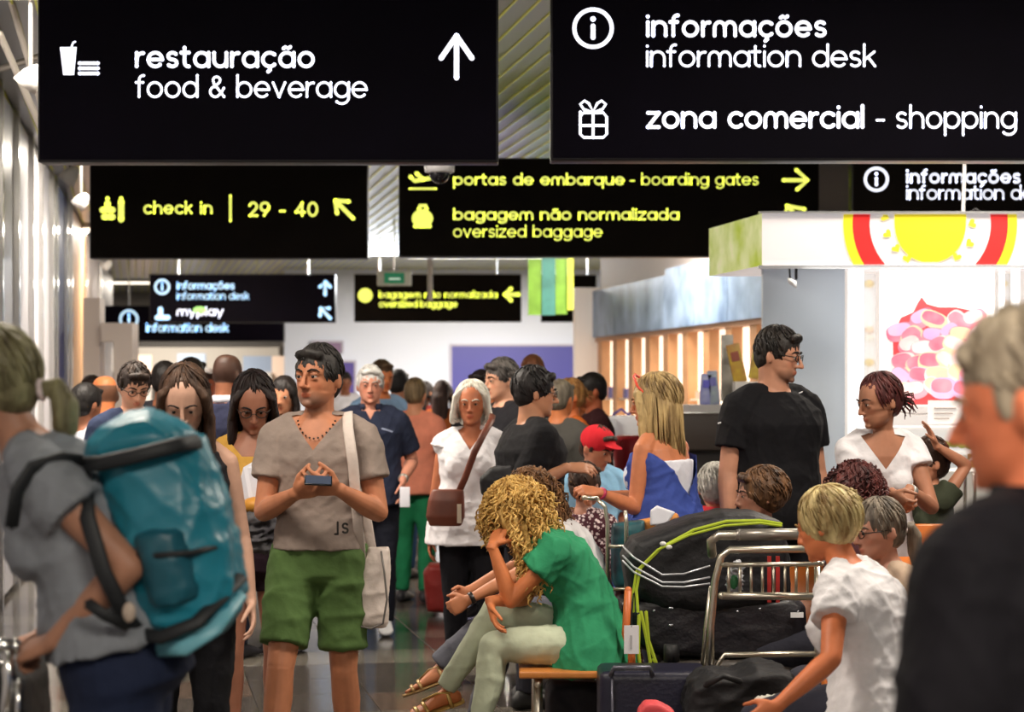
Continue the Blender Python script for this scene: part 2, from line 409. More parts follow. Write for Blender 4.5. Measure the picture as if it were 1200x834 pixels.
m_yl = mat('letter_yellow', 'ecf26a', .5, emit=1.1)
def sign(x0, x1, y0, y1, Y, lab, face, depth=.16):
    p, q = P(x0, y1, Y), P(x1, y0, Y)
    c = V(((p.x+q.x)/2, Y, p.z)); t = empty('hanging_sign', c, 0, lab, 'sign')
    W = (q.x-p.x)/2; H = q.z-p.z
    rounded(Acc().box((-W, 0, 0), (W, depth, H)), 'sign_case', m_case, .008, t)
    Acc().box((-W+.012, -.004, .012), (W-.012, .0, H-.012)).obj('sign_face', face, t)
    for s in (-.7, .7):
        Acc().tube([V((s*W, depth/2, H-.01)), V((s*W, depth/2, CEIL-p.z))], .014, n=8, rnd=False).obj('hanging_rod', m_chrome, t)
    return t
def letters(acc, m, t, name='lettering', lab=None):
    o = acc.obj(name, m, None); o.parent = t; o.location = -t.location
    if lab: o['label'] = lab
    return o
Y1 = 10.2; T = Y1-.007
s1 = sign(44, 584, -38, 190, Y1, 'large black hanging sign pointing up to restauração, food & beverage', m_face)
a = Acc(); text(a, 'restauração', 158, 369, 80, 20.5, T); letters(a, m_wl, s1)
a = Acc(); text(a, 'food & beverage', 159, 431, 115, 20, T, False); letters(a, m_wl, s1)
a = Acc(); pxlines(a, [[(535, 91), (535, 42)], [(535, 42), (517, 68)], [(535, 42), (553, 68)]], 3.2, T); letters(a, m_wl, s1, 'arrow_mark')
a = Acc(); poly(a, [(70, 55), (90, 55), (87, 88), (74, 88)], T); pxlines(a, [[(84, 54), (86, 49.5), (88, 49)]], 1.2, T)
for yy in (74, 80, 86): pxlines(a, [[(93, yy), (115, yy)]], 2.1, T)
letters(a, m_wl, s1, 'cup_and_burger_mark')
s2 = sign(645, 1285, -38, 188, Y1, 'large black hanging sign for informações and zona comercial - shopping', m_face)
a = Acc(); text(a, 'informações', 757, 969, 44, 20.5, T); letters(a, m_wl, s2)
a = Acc(); text(a, 'information desk', 757, 1027, 79, 20, T, False); letters(a, m_wl, s2)
a = Acc(); text(a, 'zona comercial', 757, 1013, 151, 21, T); letters(a, m_wl, s2)
a = Acc(); text(a, '- shopping', 1026, 1192, 151, 20.5, T, False); letters(a, m_wl, s2)
def info(a, x, y, r, Y):
    pxlines(a, [arc(x, y, r, r, 0, 360, 30)], r*.085+.6, Y); pxlines(a, [[(x, y-r*.12), (x, y+r*.5)]], r*.13, Y); pxlines(a, [[(x, y-r*.5), (x, y-r*.48)]], r*.14, Y)
a = Acc(); info(a, 695, 33, 22, T); letters(a, m_wl, s2, 'information_mark')
a = Acc(); pxlines(a, [[(680, 131), (680, 157), (684, 161), (707, 161), (711, 157), (711, 137), (707, 132), (684, 132), (680, 136)], [(680, 147), (711, 147)], [(695, 132), (695, 161)],
                       [(695, 131), (684, 128), (680, 122), (685, 118), (690, 121), (695, 131)], [(695, 131), (706, 128), (710, 122), (705, 118), (700, 121), (695, 131)]], 1.7, T)
letters(a, m_wl, s2, 'gift_mark')
Y2 = 17.7; T = Y2-.007
s3 = sign(105, 431, 187, 303, Y2, 'black hanging sign in yellow for check in desks 29 - 40', m_face2)
a = Acc(); text(a, 'check in', 168, 249, 251, 11.5, T); letters(a, m_yl, s3)
a = Acc(); text(a, '29 - 40', 291, 373, 254, 13.5, T); letters(a, m_yl, s3)
a = Acc(); pxlines(a, [[(270, 229), (270, 259)]], 1.5, T); letters(a, m_yl, s3, 'divider_mark')
a = Acc(); pxlines(a, [[(414, 256), (394, 236)], [(393, 235), (409, 236)], [(393, 235), (395, 250)]], 2.4, T); letters(a, m_yl, s3, 'arrow_mark')
a = Acc(); pxlines(a, [[(126, 238), (126, 243)], [(142, 236), (142, 257)], [(120, 246), (132, 246)], [(122, 254), (132, 254)]], 3.6, T)
pxlines(a, [[(126, 232), (126, 233)], [(142, 232), (142, 233)]], 2.2, T); letters(a, m_yl, s3, 'check_in_mark')
s4 = sign(467, 960, 185, 301, Y2, 'wide black hanging sign in yellow for portas de embarque and oversized baggage', m_face2)
a = Acc(); text(a, 'portas de embarque', 531, 732, 217, 10.5, T); letters(a, m_yl, s4)
a = Acc(); text(a, '- boarding gates', 738, 889, 217, 10.5, T, False); letters(a, m_yl, s4)
a = Acc(); text(a, 'bagagem não normalizada', 531, 796, 258, 10.5, T); letters(a, m_yl, s4)
a = Acc(); text(a, 'oversized baggage', 531, 706, 278, 10.5, T, False); letters(a, m_yl, s4)
a = Acc(); pxlines(a, [[(918, 211), (945, 211)], [(933, 199), (947, 211), (934, 222)]], 2.2, T)
pxlines(a, [[(922, 241), (934, 253)], [(921, 250), (922, 241), (943, 245)]], 2.2, T); letters(a, m_yl, s4, 'arrow_mark')
a = Acc(); pxlines(a, [[(480, 221), (511, 221)]], 1.3, T); pxlines(a, [[(481, 207), (486, 212), (508, 208)], [(496, 210), (488, 203)]], 2.4, T)
poly(a, arc(495, 256, 12.5, 11, 0, 360, 20)[:-1], T); pxlines(a, [[(491, 245), (492, 241), (499, 241), (500, 245)], [(486, 265), (504, 265)]], 2.2, T); letters(a, m_yl, s4, 'plane_and_bag_mark')
Y5 = 16.4; T = Y5-.007
s5 = sign(998, 1330, 166, 262, Y5, 'black hanging information desk sign behind the sweets kiosk roof', m_face2)
a = Acc(); text(a, 'informações', 1062, 1196, 215, 12.5, T); letters(a, m_wl, s5)
a = Acc(); text(a, 'information desk', 1062, 1232, 234, 12.5, T, False); letters(a, m_wl, s5)
a = Acc(); info(a, 1027, 210, 13, T); letters(a, m_wl, s5, 'information_mark')
Y6 = 31; T = Y6-.012
s6 = sign(175, 393, 321, 378, Y6, 'distant black sign in pale blue for informações, upper one at left', m_face)
a = Acc(); text(a, 'informações', 207, 275, 339, 7, T); text(a, 'information desk', 207, 292, 351, 6.6, T, False); letters(a, m_bl, s6)
a = Acc(); info(a, 190, 336, 8, T); pxlines(a, [[(188, 362), (188, 372)], [(184, 372), (197, 372)]], 2.8, T)
pxlines(a, [[(381, 345), (381, 330), (375, 336)], [(381, 330), (387, 336)], [(387, 373), (376, 361), (386, 361)], [(376, 361), (375, 370)]], 1.9, T); letters(a, m_bl, s6, 'symbol_mark')
a = Acc(); text(a, 'myplay', 207, 262, 370, 8, T); letters(a, m_wl, s6)
a = Acc(); poly(a, arc(234, 363, 8, 4, 0, 360, 12)[:-1], T-.004); letters(a, mat('letter_green', '9fe07a', .5, emit=.9), s6, 'green_mark')
Y7 = 34.0; T = Y7-.012
s7 = sign(118, 333, 358, 400, Y7, 'distant black sign in pale blue, lower one at left behind the other', m_face)
a = Acc(); info(a, 151, 374, 10, T); letters(a, m_bl, s7, 'information_mark')
a = Acc(); text(a, 'information desk', 171, 268, 389, 8, T); letters(a, m_bl, s7)
s8 = sign(415, 611, 321, 377, Y6, 'distant black sign in yellow above the far white wall', m_face2)
T = Y6-.012
a = Acc(); text(a, 'bagagem não normalizada', 444, 583, 349, 6.2, T); text(a, 'oversized baggage', 444, 536, 360, 6.2, T); letters(a, m_yl, s8)
a = Acc(); poly(a, arc(428, 346, 8.5, 8.5, 0, 360, 20)[:-1], T); pxlines(a, [[(592, 345), (608, 345)], [(599, 338), (591, 345), (599, 352)]], 2.2, T); letters(a, m_yl, s8, 'arrow_mark')
s9 = sign(634, 699, 322, 377, Y6, 'distant short black sign behind the green banner', m_face2)
a = Acc(); pxlines(a, [[(672, 348), (690, 348)], [(690, 348), (697, 348)]], 3.2, T); letters(a, m_yl, s9, 'arrow_mark')
# hanging exit sign, banner, pole and camera
t = empty('exit_sign', P(462, 332, 27), 0, 'small green exit sign in a pale frame hanging before the distant yellow sign', 'sign')
W = 20*27/F
rounded(Acc().box((-W, 0, -.03), (W, .06, .17)), 'frame', mat('exit_frame', 'cfd6cf', .5), .01, t)
Acc().box((-W*.6, -.004, .0), (W*.6, 0, .14)).obj('exit_panel', mat('exit_green', '1c7a55', .5, emit=.35), t)
a = Acc(); a.box((-W*.3, -.008, .05), (W*.35, -.004, .07)); a.obj('arrow_mark', mat('exit_mark', 'd8f0e0', .5, emit=.6), t)
Acc().tube([V((0, .03, .17)), V((0, .03, CEIL-t.location.z))], .012, n=6).obj('hanging_rod', m_chrome, t)
t = empty('green_banner', P(643, 369, 24), 0, 'translucent green hanging banner with a lime edge bar above the queue', 'banner')
s = 24/F; pr = [(-24, 0, 66), (-8, 0, 68), (8, 1, 66), (22, 4, 66)]
a = Acc()
for i, c in enumerate((0, 1, 0)):
    x0, b0, h0 = pr[i]; x1, b1, h1 = pr[i+1]
    a.box((x0*s, -.02*(i % 2), b0*s), (x1*s-.005, .03, h0*s), c)
a.obj('banner_sheet', [mat('banner_green', '7fae3f', .4, emit=.12, var=.3, vscale=4), mat('banner_teal', '4f8f86', .4, emit=.1, var=.3, vscale=4)], t)
Acc().box((22*s, -.05, 6*s), (29*s, .05, 69*s)).obj('edge_bar', mat('banner_edge', 'dbe04a', .5, emit=.5), t)
Acc().tube([V((0, 0, 60*s)), V((0, 0, CEIL-t.location.z))], .015, n=6).obj('hanging_rod', m_chrome, t)
t = empty('hanging_post', P(504, 350, 26), 0, 'thin grey post hanging from the ceiling before the distant yellow sign', 'post')
Acc().tube([V((0, 0, 0)), V((0, 0, CEIL-t.location.z))], .035, n=10).obj('pole', mat('post_grey', '9a9590', .4), t)
t = empty('security_camera', P(515, 203, 13.5), 0, 'white dome security camera hanging over the boarding gates sign', 'camera')
a = Acc(); a.loft([(V((0, 0, z)), V((r, 0, 0)), V((0, r, 0))) for z, r in ((.0, .08), (.01, .098), (.05, .1), (.07, .07), (.1, .03))], 24); a.obj('housing', mat('camera_white', 'cfcfd2', .4), t, smooth=True)
a = Acc(); a.ball((0, 0, 0), .07, n=20, m=12); a.obj('dome', mat('camera_dome', '15151a', .08), t, smooth=True)
Acc().tube([V((0, 0, .08)), V((0, 0, CEIL-t.location.z))], .02, n=8).obj('pole', mat('post_grey'), t)
# ------------------------------------------------------------------ people
def skinmat():
    m = bpy.data.materials.new('skin'); m.use_nodes = True; nt = m.node_tree; b = nt.nodes['Principled BSDF']
    at = nt.nodes.new('ShaderNodeAttribute'); at.attribute_name = 'tint'
    n = nt.nodes.new('ShaderNodeTexNoise'); n.inputs['Scale'].default_value = 14; n.inputs['Detail'].default_value = 5
    tc = nt.nodes.new('ShaderNodeTexCoord'); nt.links.new(tc.outputs['Object'], n.inputs['Vector'])
    mr = nt.nodes.new('ShaderNodeMapRange'); mr.inputs[1].default_value = .3; mr.inputs[2].default_value = .7; mr.inputs[3].default_value = .86; mr.inputs[4].default_value = 1.1
    nt.links.new(n.outputs[0], mr.inputs[0])
    mx = nt.nodes.new('ShaderNodeVectorMath'); mx.operation = 'SCALE'
    nt.links.new(at.outputs['Color'], mx.inputs[0]); nt.links.new(mr.outputs[0], mx.inputs['Scale'])
    nt.links.new(mx.outputs[0], b.inputs['Base Color']); b.inputs['Roughness'].default_value = .5; b.inputs['Specular IOR Level'].default_value = .35
    return m
M_SKIN = skinmat()
def hairmat(name, c, c2=None):
    return mat('hair_'+name, c, .55, var=.45, vscale=30, bump=.6, bscale=60, spec=.35, stretch=(1, 1, .12), col2=c2)
RING = np.array([  # z, half width, front, back
 (.125, .004, .006, .016), (.122, .026, -.022, .042), (.112, .047, -.047, .067), (.095, .062, -.068, .084), (.07, .072, -.084, .094), (.045, .0765, -.091, .098),
 (.02, .0775, -.094, .097), (.005, .0765, -.090, .093), (-.015, .0745, -.089, .085), (-.035, .071, -.088, .074), (-.055, .066, -.088, .058),
 (-.075, .058, -.086, .040), (-.092, .047, -.081, .020), (-.105, .030, -.071, -.005), (-.112, .006, -.055, -.040)])
def head_pts(n=36):
    zs = np.linspace(.125, -.112, 30); out = []
    for z in zs:
        w_, f_, b_ = (np.interp(-z, -RING[:, 0], RING[:, i]) for i in (1, 2, 3))
        yc = (f_+b_)/2 if z < -.05 else .004
        for j in range(n):
            a = 2*PI*j/n; c, s_ = math.cos(a), math.sin(a)
            x = w_*math.copysign(abs(c)**.92, c); y = yc+(b_-yc if s_ > 0 else yc-f_)*math.copysign(abs(s_)**.92, s_)
            if s_ < 0:
                for sx in (-1, 1):
                    g = math.exp(-((x-sx*.032)**2/.00032+(z-.004)**2/.00016)); y += .011*g
                    g = math.exp(-((x-sx*.03)**2/.0006+(z-.024)**2/.00006)); y -= .004*g
                    g = math.exp(-((x-sx*.046)**2/.0004+(z+.028)**2/.0004)); y -= .004*g
                    g = math.exp(-((x-sx*.05)**2/.0004+(z+.062)**2/.0004)); y += .004*g
            out.append((x, y, z))
    return out, n, 30
HP = head_pts()
def build_head(acc, c, M, k, female=False):
    T = lambda p: c + M @ (V(p)*k)
    pts, n, m = HP
    jw = .93 if female else 1.0
    vs = [T((p[0]*(jw if p[2] < -.03 else 1), p[1], p[2])) for p in pts]
    fs = []
    for i in range(m-1):
        for j in range(n):
            a, b = i*n+j, i*n+(j+1) % n; fs.append((a, a+n, b+n, b))
    fs.append(tuple(range(n))); fs.append(tuple((m-1)*n+n-1-j for j in range(n)))
    acc.add(vs, fs)
    S3 = lambda r: tuple(x*k for x in r)
    nl = .9 if female else 1.05
    acc.tube([T((0, -.090, .022)), T((0, -.098, .004)), T((0, -.090-.017*nl, -.016)), T((0, -.090-.024*nl, -.032))], [.0065*k, .0075*k, .009*k, .0115*k*nl], n=10)
    for s in (-1, 1):
        acc.ball(T((s*.0115, -.099, -.036)), S3((.0085, .010, .0075)), M, 8, 6)
        acc.ball(T((s*.031, -.0808, .0135)), S3((.0170, .0140, .0098)), M, 10, 6)
        acc.ball(T((s*.031, -.0800, -.0035)), S3((.0165, .0125, .0080)), M, 10, 6)
        Re = M @ Matrix.Rotation(-s*.35, 3, 'Z') @ Matrix.Rotation(.15, 3, 'X')
        acc.ball(T((s*.081, .014, -.004)), S3((.0085, .018, .031)), Re, 10, 8)
    lf = 1.15 if female else .9
    acc.ball(T((0, -.088, -.0595)), S3((.020, .0080, .0050*lf)), M, 12, 6)
    acc.ball(T((0, -.0865, -.0695)), S3((.017, .0080, .0058*lf)), M, 12, 6)
    acc.ball(T((0, -.077, -.096)), S3((.021, .014, .015)), M, 12, 6)
def eyes_etc(c, M, k, root, brow, glasses, far, sunglass=False):
    T = lambda p: c + M @ (V(p)*k)
    me_ = mat('eye_white', 'b5aaa2', .25); mi_ = mat('eye_iris', '1d120c', .2)
    for s in (-1, 1):
        a = Acc(); a.ball(T((s*.031, -.0805, .005)), .0118*k, n=12, m=8)
        a.ball(T((s*.031, -.0873, .0045)), .0074*k, n=10, m=6, mi=1); a.obj('eye', [me_, mi_], root, smooth=True)
        if brow:
            a = Acc(); a.tube([T((s*.014, -.0985, .024)), T((s*.028, -.098, .031)), T((s*.043, -.088, .030)), T((s*.053, -.077, .022))], [(.0035*k, .0035*k), (.0042*k, .0042*k), (.0036*k, .0036*k), (.0015, .0015)], n=6)
            a.obj('eyebrow', brow, root, smooth=True)
    if glasses:
        a = Acc()
        for s in (-1, 1):
            pts = [T((s*.033+.023*math.cos(t*PI/8), -.106+.008*abs(math.cos(t*PI/8)), .003+.016*math.sin(t*PI/8))) for t in range(17)]
            a.tube(pts, .0022*k, n=6, rnd=False)
            a.tube([T((s*.056, -.098, .008)), T((s*.080, -.05, .010)), T((s*.084, .012, .012)), T((s*.084, .028, -.004))], .0022*k, n=6)
        a.tube([T((-.011, -.107, .006)), T((0, -.110, .009)), T((.011, -.107, .006))], .002*k, n=6)
        g = a.obj('glasses', mat('glasses_frame', '17130f', .3), root, smooth=True)

def hand(acc, w, d, side, nrm, k=1.0, curl=.35, thumb=1, splay=.10, idx=None):
    """w wrist, d direction along hand, side towards the thumb, nrm towards the palm"""
    d = d.normalized(); side = (side-d*side.dot(d)).normalized(); nrm = d.cross(side)*(1 if d.cross(side).dot(nrm) > 0 else -1)
    acc.loft([(w+d*x*k, side*a*k, nrm*b*k) for x, a, b in ((-.02, .024, .019), (.01, .027, .018), (.035, .036, .016), (.06, .041, .0145), (.085, .041, .0125), (.095, .034, .009))], 14, 2.6)
    acc.ball(w+(d*.035+side*.024+nrm*.006)*k, .017*k, n=10, m=6)
    for i, (o, L, r) in enumerate(((.031, .072, .0088), (.0105, .080, .009), (-.0105, .074, .0088), (-.031, .058, .0078))):
        c = curl if not (idx and i == 0) else idx
        p = w+(d*(.086-.004*abs(i-1))+side*o)*k; dirx = (d+side*(o/.031)*splay).normalized(); ang = c*.8; pts = [p-d*.012*k, p]
        for q, f in enumerate((.45, .3, .25)):
            dd = dirx*math.cos(ang)+nrm*math.sin(ang); p = p+dd*L*f*k; pts.append(p); ang += c*1.15
        acc.tube(pts, [r*k*1.02, r*k, r*k*.95, r*k*.88, r*k*.78], n=8)
    b = w+(d*.022+side*.026)*k; t1 = (d*.62+side*.62*thumb+nrm*.42).normalized(); t2 = (d*.85+side*.22*thumb+nrm*.5).normalized()
    acc.tube([b, b+t1*.040*k, b+t1*.040*k+t2*.030*k, b+t1*.040*k+t2*.055*k], [.0135*k, .0108*k, .0098*k, .008*k], n=8)
    # the knuckle row gives the fingers a start
    return
def ik(Sh, W_, a, b, pole):
    d = W_-Sh; L = d.length
    if L > (a+b)*.995: W_ = Sh+d*((a+b)*.995/L); d = W_-Sh; L = d.length
    if L < abs(a-b)+.02: L = abs(a-b)+.02
    d = d.normalized(); ca_ = (a*a+L*L-b*b)/(2*a*L); ca_ = max(-1, min(1, ca_))
    pp = (pole-Sh); pp = pp-d*pp.dot(d)
    pp = pp.normalized() if pp.length > 1e-4 else d.orthogonal().normalized()
    return Sh+d*(a*ca_)+pp*(a*math.sqrt(1-ca_*ca_)), W_
TORSO_M = [(-.10, .085, .075, 0), (-.06, .150, .112, 0), (0, .172, .120, 0), (.08, .160, .108, 0), (.17, .148, .100, 0), (.27, .160, .110, 0), (.36, .176, .120, 0), (.42, .178, .106, 0), (.46, .150, .086, 0), (.50, .085, .066, 0), (.53, .062, .060, 0)]
TORSO_F = [(-.10, .085, .078, 0), (-.06, .150, .118, 0), (0, .178, .125, 0), (.08, .158, .108, 0), (.17, .128, .092, 0), (.27, .138, .100, 0), (.36, .150, .106, 0), (.42, .150, .095, 0), (.46, .125, .076, 0), (.50, .072, .060, 0), (.53, .052, .052, 0)]
PERSONS = []
def person(label, px, Y, H=1.75, sex='m', yaw=0, g=1.0, lean=0, bend=0, twist=0, head=(0, 0, 0), hip=None, L=None, R=None, legL=None, legR=None,
           skin='b5806a', hair=('short', '1c1512'), top=None, bottom=None, shoes='222222', vox=.008, brow=None, glasses=False, beard=None, group=None, lipc=None, seed=1, name='person', slean=0, hk=None, X=None, neck_f=.02, curl=.35):
    k = H/1.75; rnd = random.Random(seed); fem = sex == 'f'; yaw = math.radians(yaw)
    rx = (px-600)*Y/F if X is None else X
    root = empty(name, (rx, Y, 0), yaw, label, 'person', group)
    Ri = Matrix.Rotation(-yaw, 3, 'Z'); o0 = V((rx, Y, 0))
    def W(t):
        return None if t is None else (Ri @ (P(t[0], t[1], Y+(t[2] if len(t) > 2 else 0))-o0) if not isinstance(t, V) else t)
    hz = .93*k if hip is None else hip
    a0, a1, sl = math.radians(lean), math.radians(lean+bend), math.radians(slean)
    tw = math.radians(twist)
    prof = TORSO_F if fem else TORSO_M
    def frame(s):
        u = max(0, min(1, s/.5)); u = u*u*(3-2*u); a = a0+(a1-a0)*u
        R_ = Matrix.Rotation(tw*u, 3, 'Z') @ Matrix.Rotation(sl, 3, 'Y') @ Matrix.Rotation(a, 3, 'X')
        return R_ @ V((1, 0, 0)), R_ @ V((0, -1, 0)), R_ @ V((0, 0, 1))
    pos = {}; p = V((0, 0, hz)); pos[0] = p.copy(); st = 26
    for i in range(1, st+1): p = p+frame((i-.5)*.02)[2]*.02*k*(1.075 if not fem else 1.06); pos[i] = p.copy()
    def spine(s):
        if s < 0: return pos[0]+frame(0)[2]*s*k
        i = min(st-1, int(s/.02)); return pos[i].lerp(pos[i+1], min(1, s/.02-i))
    def tsec(s, ax, ay, dx=0, gx=1): r_, f_, u_ = frame(s); return (spine(s)+f_*dx*k, r_*ax*k*gx, f_*ay*k*gx)
    belly = max(0, g-1)
    def gg(s): return 1+(g-1)*(1.0 if s < .40 else max(0, (.50-s)/.10))
    # head
    kh = hk if hk else (.97 if fem else 1.0)*(.55+.45*k)*1.02
    Nk = spine(.50); r_, f_, u_ = frame(.52)
    hy, hp, hr = (math.radians(x) for x in head)
    M = Matrix.Rotation(hy, 3, 'Z') @ Matrix.Rotation(hr, 3, 'Y') @ Matrix.Rotation(hp, 3, 'X')
    updir = (u_*.75+M @ V((0, 0, 1))*.6).normalized()
    fw = (f_*.6+M @ V((0, -1, 0))*.4)
    hc = Nk+updir*.150*k+fw*neck_f
    # arms
    sw = (.172 if not fem else .150)*k*(1+.25*(g-1))
    shz = .425
    r4, f4, u4 = frame(shz)
    ua, fa = .285*k, .25*k
    arms = {}
    for sgn, nm, spec in ((1, 'L', L), (-1, 'R', R)):
        spec = spec or {}
        Sh = spine(shz)+r4*sgn*sw-f4*.005
        wt = W(spec.get('w')); ep = W(spec.get('e'))
        if wt is None: wt = Sh+V((sgn*.07*k*g, -.05*k, -.525*k))
        if ep is None: ep = Sh+V((sgn*.25, .35, -.3)) if wt.z < Sh.z else Sh+V((sgn*.4, 0, -.3))
        E, wt = ik(Sh, wt, ua, fa, ep)
        tip = W(spec.get('tip')); d = (wt-E).normalized() if tip is None else (tip-wt).normalized()
        pal = spec.get('palm'); pal = Ri @ V(pal) if pal else V((-sgn*.9, .1, -.1))
        th = spec.get('thumb'); th = Ri @ V(th) if th else V((0, -1, .25))
        arms[nm] = (Sh, E, wt, d, pal, th, spec.get('curl', curl), spec)
    # legs
    th_, sk = .43*k, .42*k; legs = {}
    for sgn, nm, spec in ((1, 'L', legL), (-1, 'R', legR)):
        spec = spec or {}
        Hp = pos[0]+frame(0)[0]*sgn*.09*k
        at = W(spec.get('a')); kp = W(spec.get('k'))
        if at is None: at = V((sgn*.10*k, rnd.uniform(-.03, .1), .085*k))
        if kp is None: kp = Hp+V((sgn*.05, -1, -.3))
        K_, at = ik(Hp, at, th_, sk, kp)
        legs[nm] = (Hp, K_, at, W(spec.get('toe')))
    # ---- body
    acc = Acc()
    build_head(acc, hc, M, kh, fem)
    nr = .058 if not fem else .047
    nr *= (.35+.65*g)*k
    hb = hc+M @ V((0, .018, -.045))*kh
    acc.tube([spine(.46), spine(.50), hb.lerp(spine(.50), .5), hb, hb+M @ V((0, 0, .06))], [nr*1.25, nr*1.08, nr, nr, nr*.9], n=16)
    acc.loft([tsec(s, ax, ay, 0, gg(s)) for s, ax, ay, _ in prof], 22, 2.2)
    if g > 1.1: acc.ball(spine(.14)+frame(.12)[1]*.025*g*k, (.14*g*k, .105*g*k, .17*k), n=18, m=12)
    if fem:
        for s in (-1, 1): acc.ball(spine(.31)+frame(.31)[0]*s*.07*k*g+frame(.31)[1]*.082*k*g, (.062*k*g, .055*k*g, .062*k*g), n=14, m=9)
    ar = (.92 if fem else 1.06)*(.75+.25*g)*k
    for nm, (Sh, E, wt, d, pal, th, cu, spec) in arms.items():
        acc.tube([spine(.49)+(Sh-spine(shz))*.25, (spine(.475)+(Sh-spine(shz))*.62), Sh], [.042*ar, .046*ar, .054*ar], n=14)
        acc.tube([Sh, Sh.lerp(E, .3), Sh.lerp(E, .65), E], [.053*ar, .050*ar, .043*ar, .038*ar], n=14)
        acc.tube([E, E.lerp(wt, .22), E.lerp(wt, .55), E.lerp(wt, .85), wt], [.038*ar, .041*ar, .035*ar, .027*ar, .025*ar], n=14)
        hand(acc, wt, d, th, pal, (.97 if fem else 1.05)*(.3+.7*k), cu)
    bare = bottom is None or bottom.get('len', 2) < 1.8
    if bare:
        for nm, (Hp, K_, at, toe) in legs.items():
            lr = k*(.7+.3*g)
            acc.tube([Hp, Hp.lerp(K_, .4), Hp.lerp(K_, .8), K_], [.088*lr, .078*lr, .060*lr, .054*lr], n=16)
            bk = V((0, 1, 0))*.012
            acc.tube([K_, K_.lerp(at, .28)+bk, K_.lerp(at, .6)+bk*.5, K_.lerp(at, .9), at], [.053*lr, .057*lr, .046*lr, .033*lr, .034*lr], n=16)
    me = remesh(acc, 'body', vox, M_SKIN, 3)
    co = getco(me); loc = (co-np.array(hc)) @ np.array(M)/kh
    base = np.array(lin(skin)); tint = np.tile(base, (len(co), 1))
    def mask(c, r): return np.clip(1.6-1.6*np.sqrt((((loc-np.array(c))/np.array(r))**2).sum(1)), 0, 1)[:, None]
    rosy = base*np.array([1.02, .78, .72])
    for s in (-1, 1):
        tint += (rosy-tint)*mask((s*.045, -.08, -.03), (.03, .03, .022))*.5
        tint *= 1-.35*mask((s*.031, -.085, .006), (.024, .025, .014))
    tint += (rosy-tint)*mask((0, -.112, -.035), (.02, .02, .018))*.5
    lc = np.array(lin(lipc)) if lipc else base*np.array([.86, .58, .56])
    tint += (lc-tint)*np.clip(mask((0, -.09, -.065), (.026, .025, .014))*1.8, 0, 1)
    if beard:
        bc = np.array(lin(beard)); b_ = np.clip(mask((0, -.05, -.085), (.075, .075, .050))*1.3, 0, 1)*(1-np.clip(mask((0, -.09, -.065), (.026, .025, .011))*2, 0, 1))
        tint += (bc-tint)*b_*.62
    if hair[0] in ('bald', 'buzz'):
        bc = np.array(lin(hair[1])); side = (np.abs(loc[:, 0]) > .05) | (loc[:, 1] > .045)
        zone = (loc[:, 2] > -.045) & (loc[:, 2] < (.06 if hair[0] == 'bald' else .2)) & (loc[:, 1] > -.035) & side
        if hair[0] == 'buzz': zone |= (loc[:, 2] > .062)
        tint[zone] += (bc-tint[zone])*.85
    at_ = me.attributes.new('tint', 'FLOAT_COLOR', 'POINT')
    at_.data.foreach_set('color', np.concatenate([tint, np.ones((len(co), 1))], 1).astype('f').ravel())
    body = link('body', me, root)
    far = vox > .0085
    hm = hairmat(hair[1], hair[1], hair[2] if len(hair) > 2 else None)
    eyes_etc(hc, M, kh, root, None if far else mat('brow_'+(brow or hair[1]), brow or hair[1], .8), glasses, far)
    make_hair(root, hair, hm, hc, M, kh, far, rnd, (spine, frame), vox)
    # ---- garments
    for top in (top if isinstance(top, list) else [top] if top else []):
        t = dict(sleeve=.55, hem=-.08, neck=.492, loose=.018, flare=.06, kind='shirt', fold=.006, name='shirt'); t.update(top)
        a = Acc(); lo = t['loose']
        hem = t['hem']; secs = []
        def ins(s):
            xs = [q[0] for q in prof]; ax = np.interp(s, xs, [q[1] for q in prof]); ay = np.interp(s, xs, [q[2] for q in prof])
            if s < 0: ax = max(ax, prof[2][1]); ay = max(ay, prof[2][2])
            if s < .2: ax = max(ax, .155 if not fem else .140)
            return ax, ay
        ss = sorted(set([hem]+[q[0] for q in prof if q[0] > hem and q[0] < t['neck']]+[t['neck'], .04, .13, .22]))
        ss = [s for s in ss if s >= hem]
        for s in ss:
            ax, ay = ins(s); fl = t.get('flare', 0)*max(0, (.25-s))
            e = lo*(1 if s < .42 else .7)+fl
            c_, x_, y_ = tsec(s, ax, ay, 0, gg(s)); secs.append((c_, x_*(1+e/ax), y_*(1+e/ay)))
        a.loft(secs, 24, 2.25)
        if g > 1.1: a.ball(spine(.14)+frame(.12)[1]*(.025*g*k+.014), (.145*g*k, .105*g*k, .18*k), n=18, m=12)
        if fem:
            for s in (-1, 1): a.ball(spine(.305)+frame(.31)[0]*s*.07*k*g+frame(.31)[1]*(.078*k*g+.01), (.068*k*g, .058*k*g, .070*k*g), n=14, m=9)
        for nm, (Sh, E, wt, d, pal, th, cu, spec) in arms.items():
            ln = t['sleeve']; e = lo+.004
            if ln > 0 or t.get('cap'):
                a.tube([spine(.485)+(Sh-spine(shz))*.28, (spine(.475)+(Sh-spine(shz))*.62), Sh], [.043*ar+e*.25, .046*ar+e*.4, .054*ar+e*.7], n=16, rnd=True)
            if ln > 0:
                q = min(ln, 1); end = Sh.lerp(E, q)
                a.tube([Sh, Sh.lerp(E, q*.5), end], [.054*ar+e*.8, .051*ar+e, (.050-.012*q)*ar+e*(1.35 if ln < 1 else 1.1)], n=18, rnd=False); a.ball(Sh, .054*ar+e*.75, n=14, m=9)
                if ln > 1:
                    q = ln-1; a.ball(E, .040*ar+e*1.1, n=14, m=9); a.tube([E, E.lerp(wt, q*.4), E.lerp(wt, q)], [.040*ar+e*1.1, .043*ar+e, .032*ar+e*.8], n=16, rnd=False)
        vs = max(.008, vox*1.25) if not far else .014
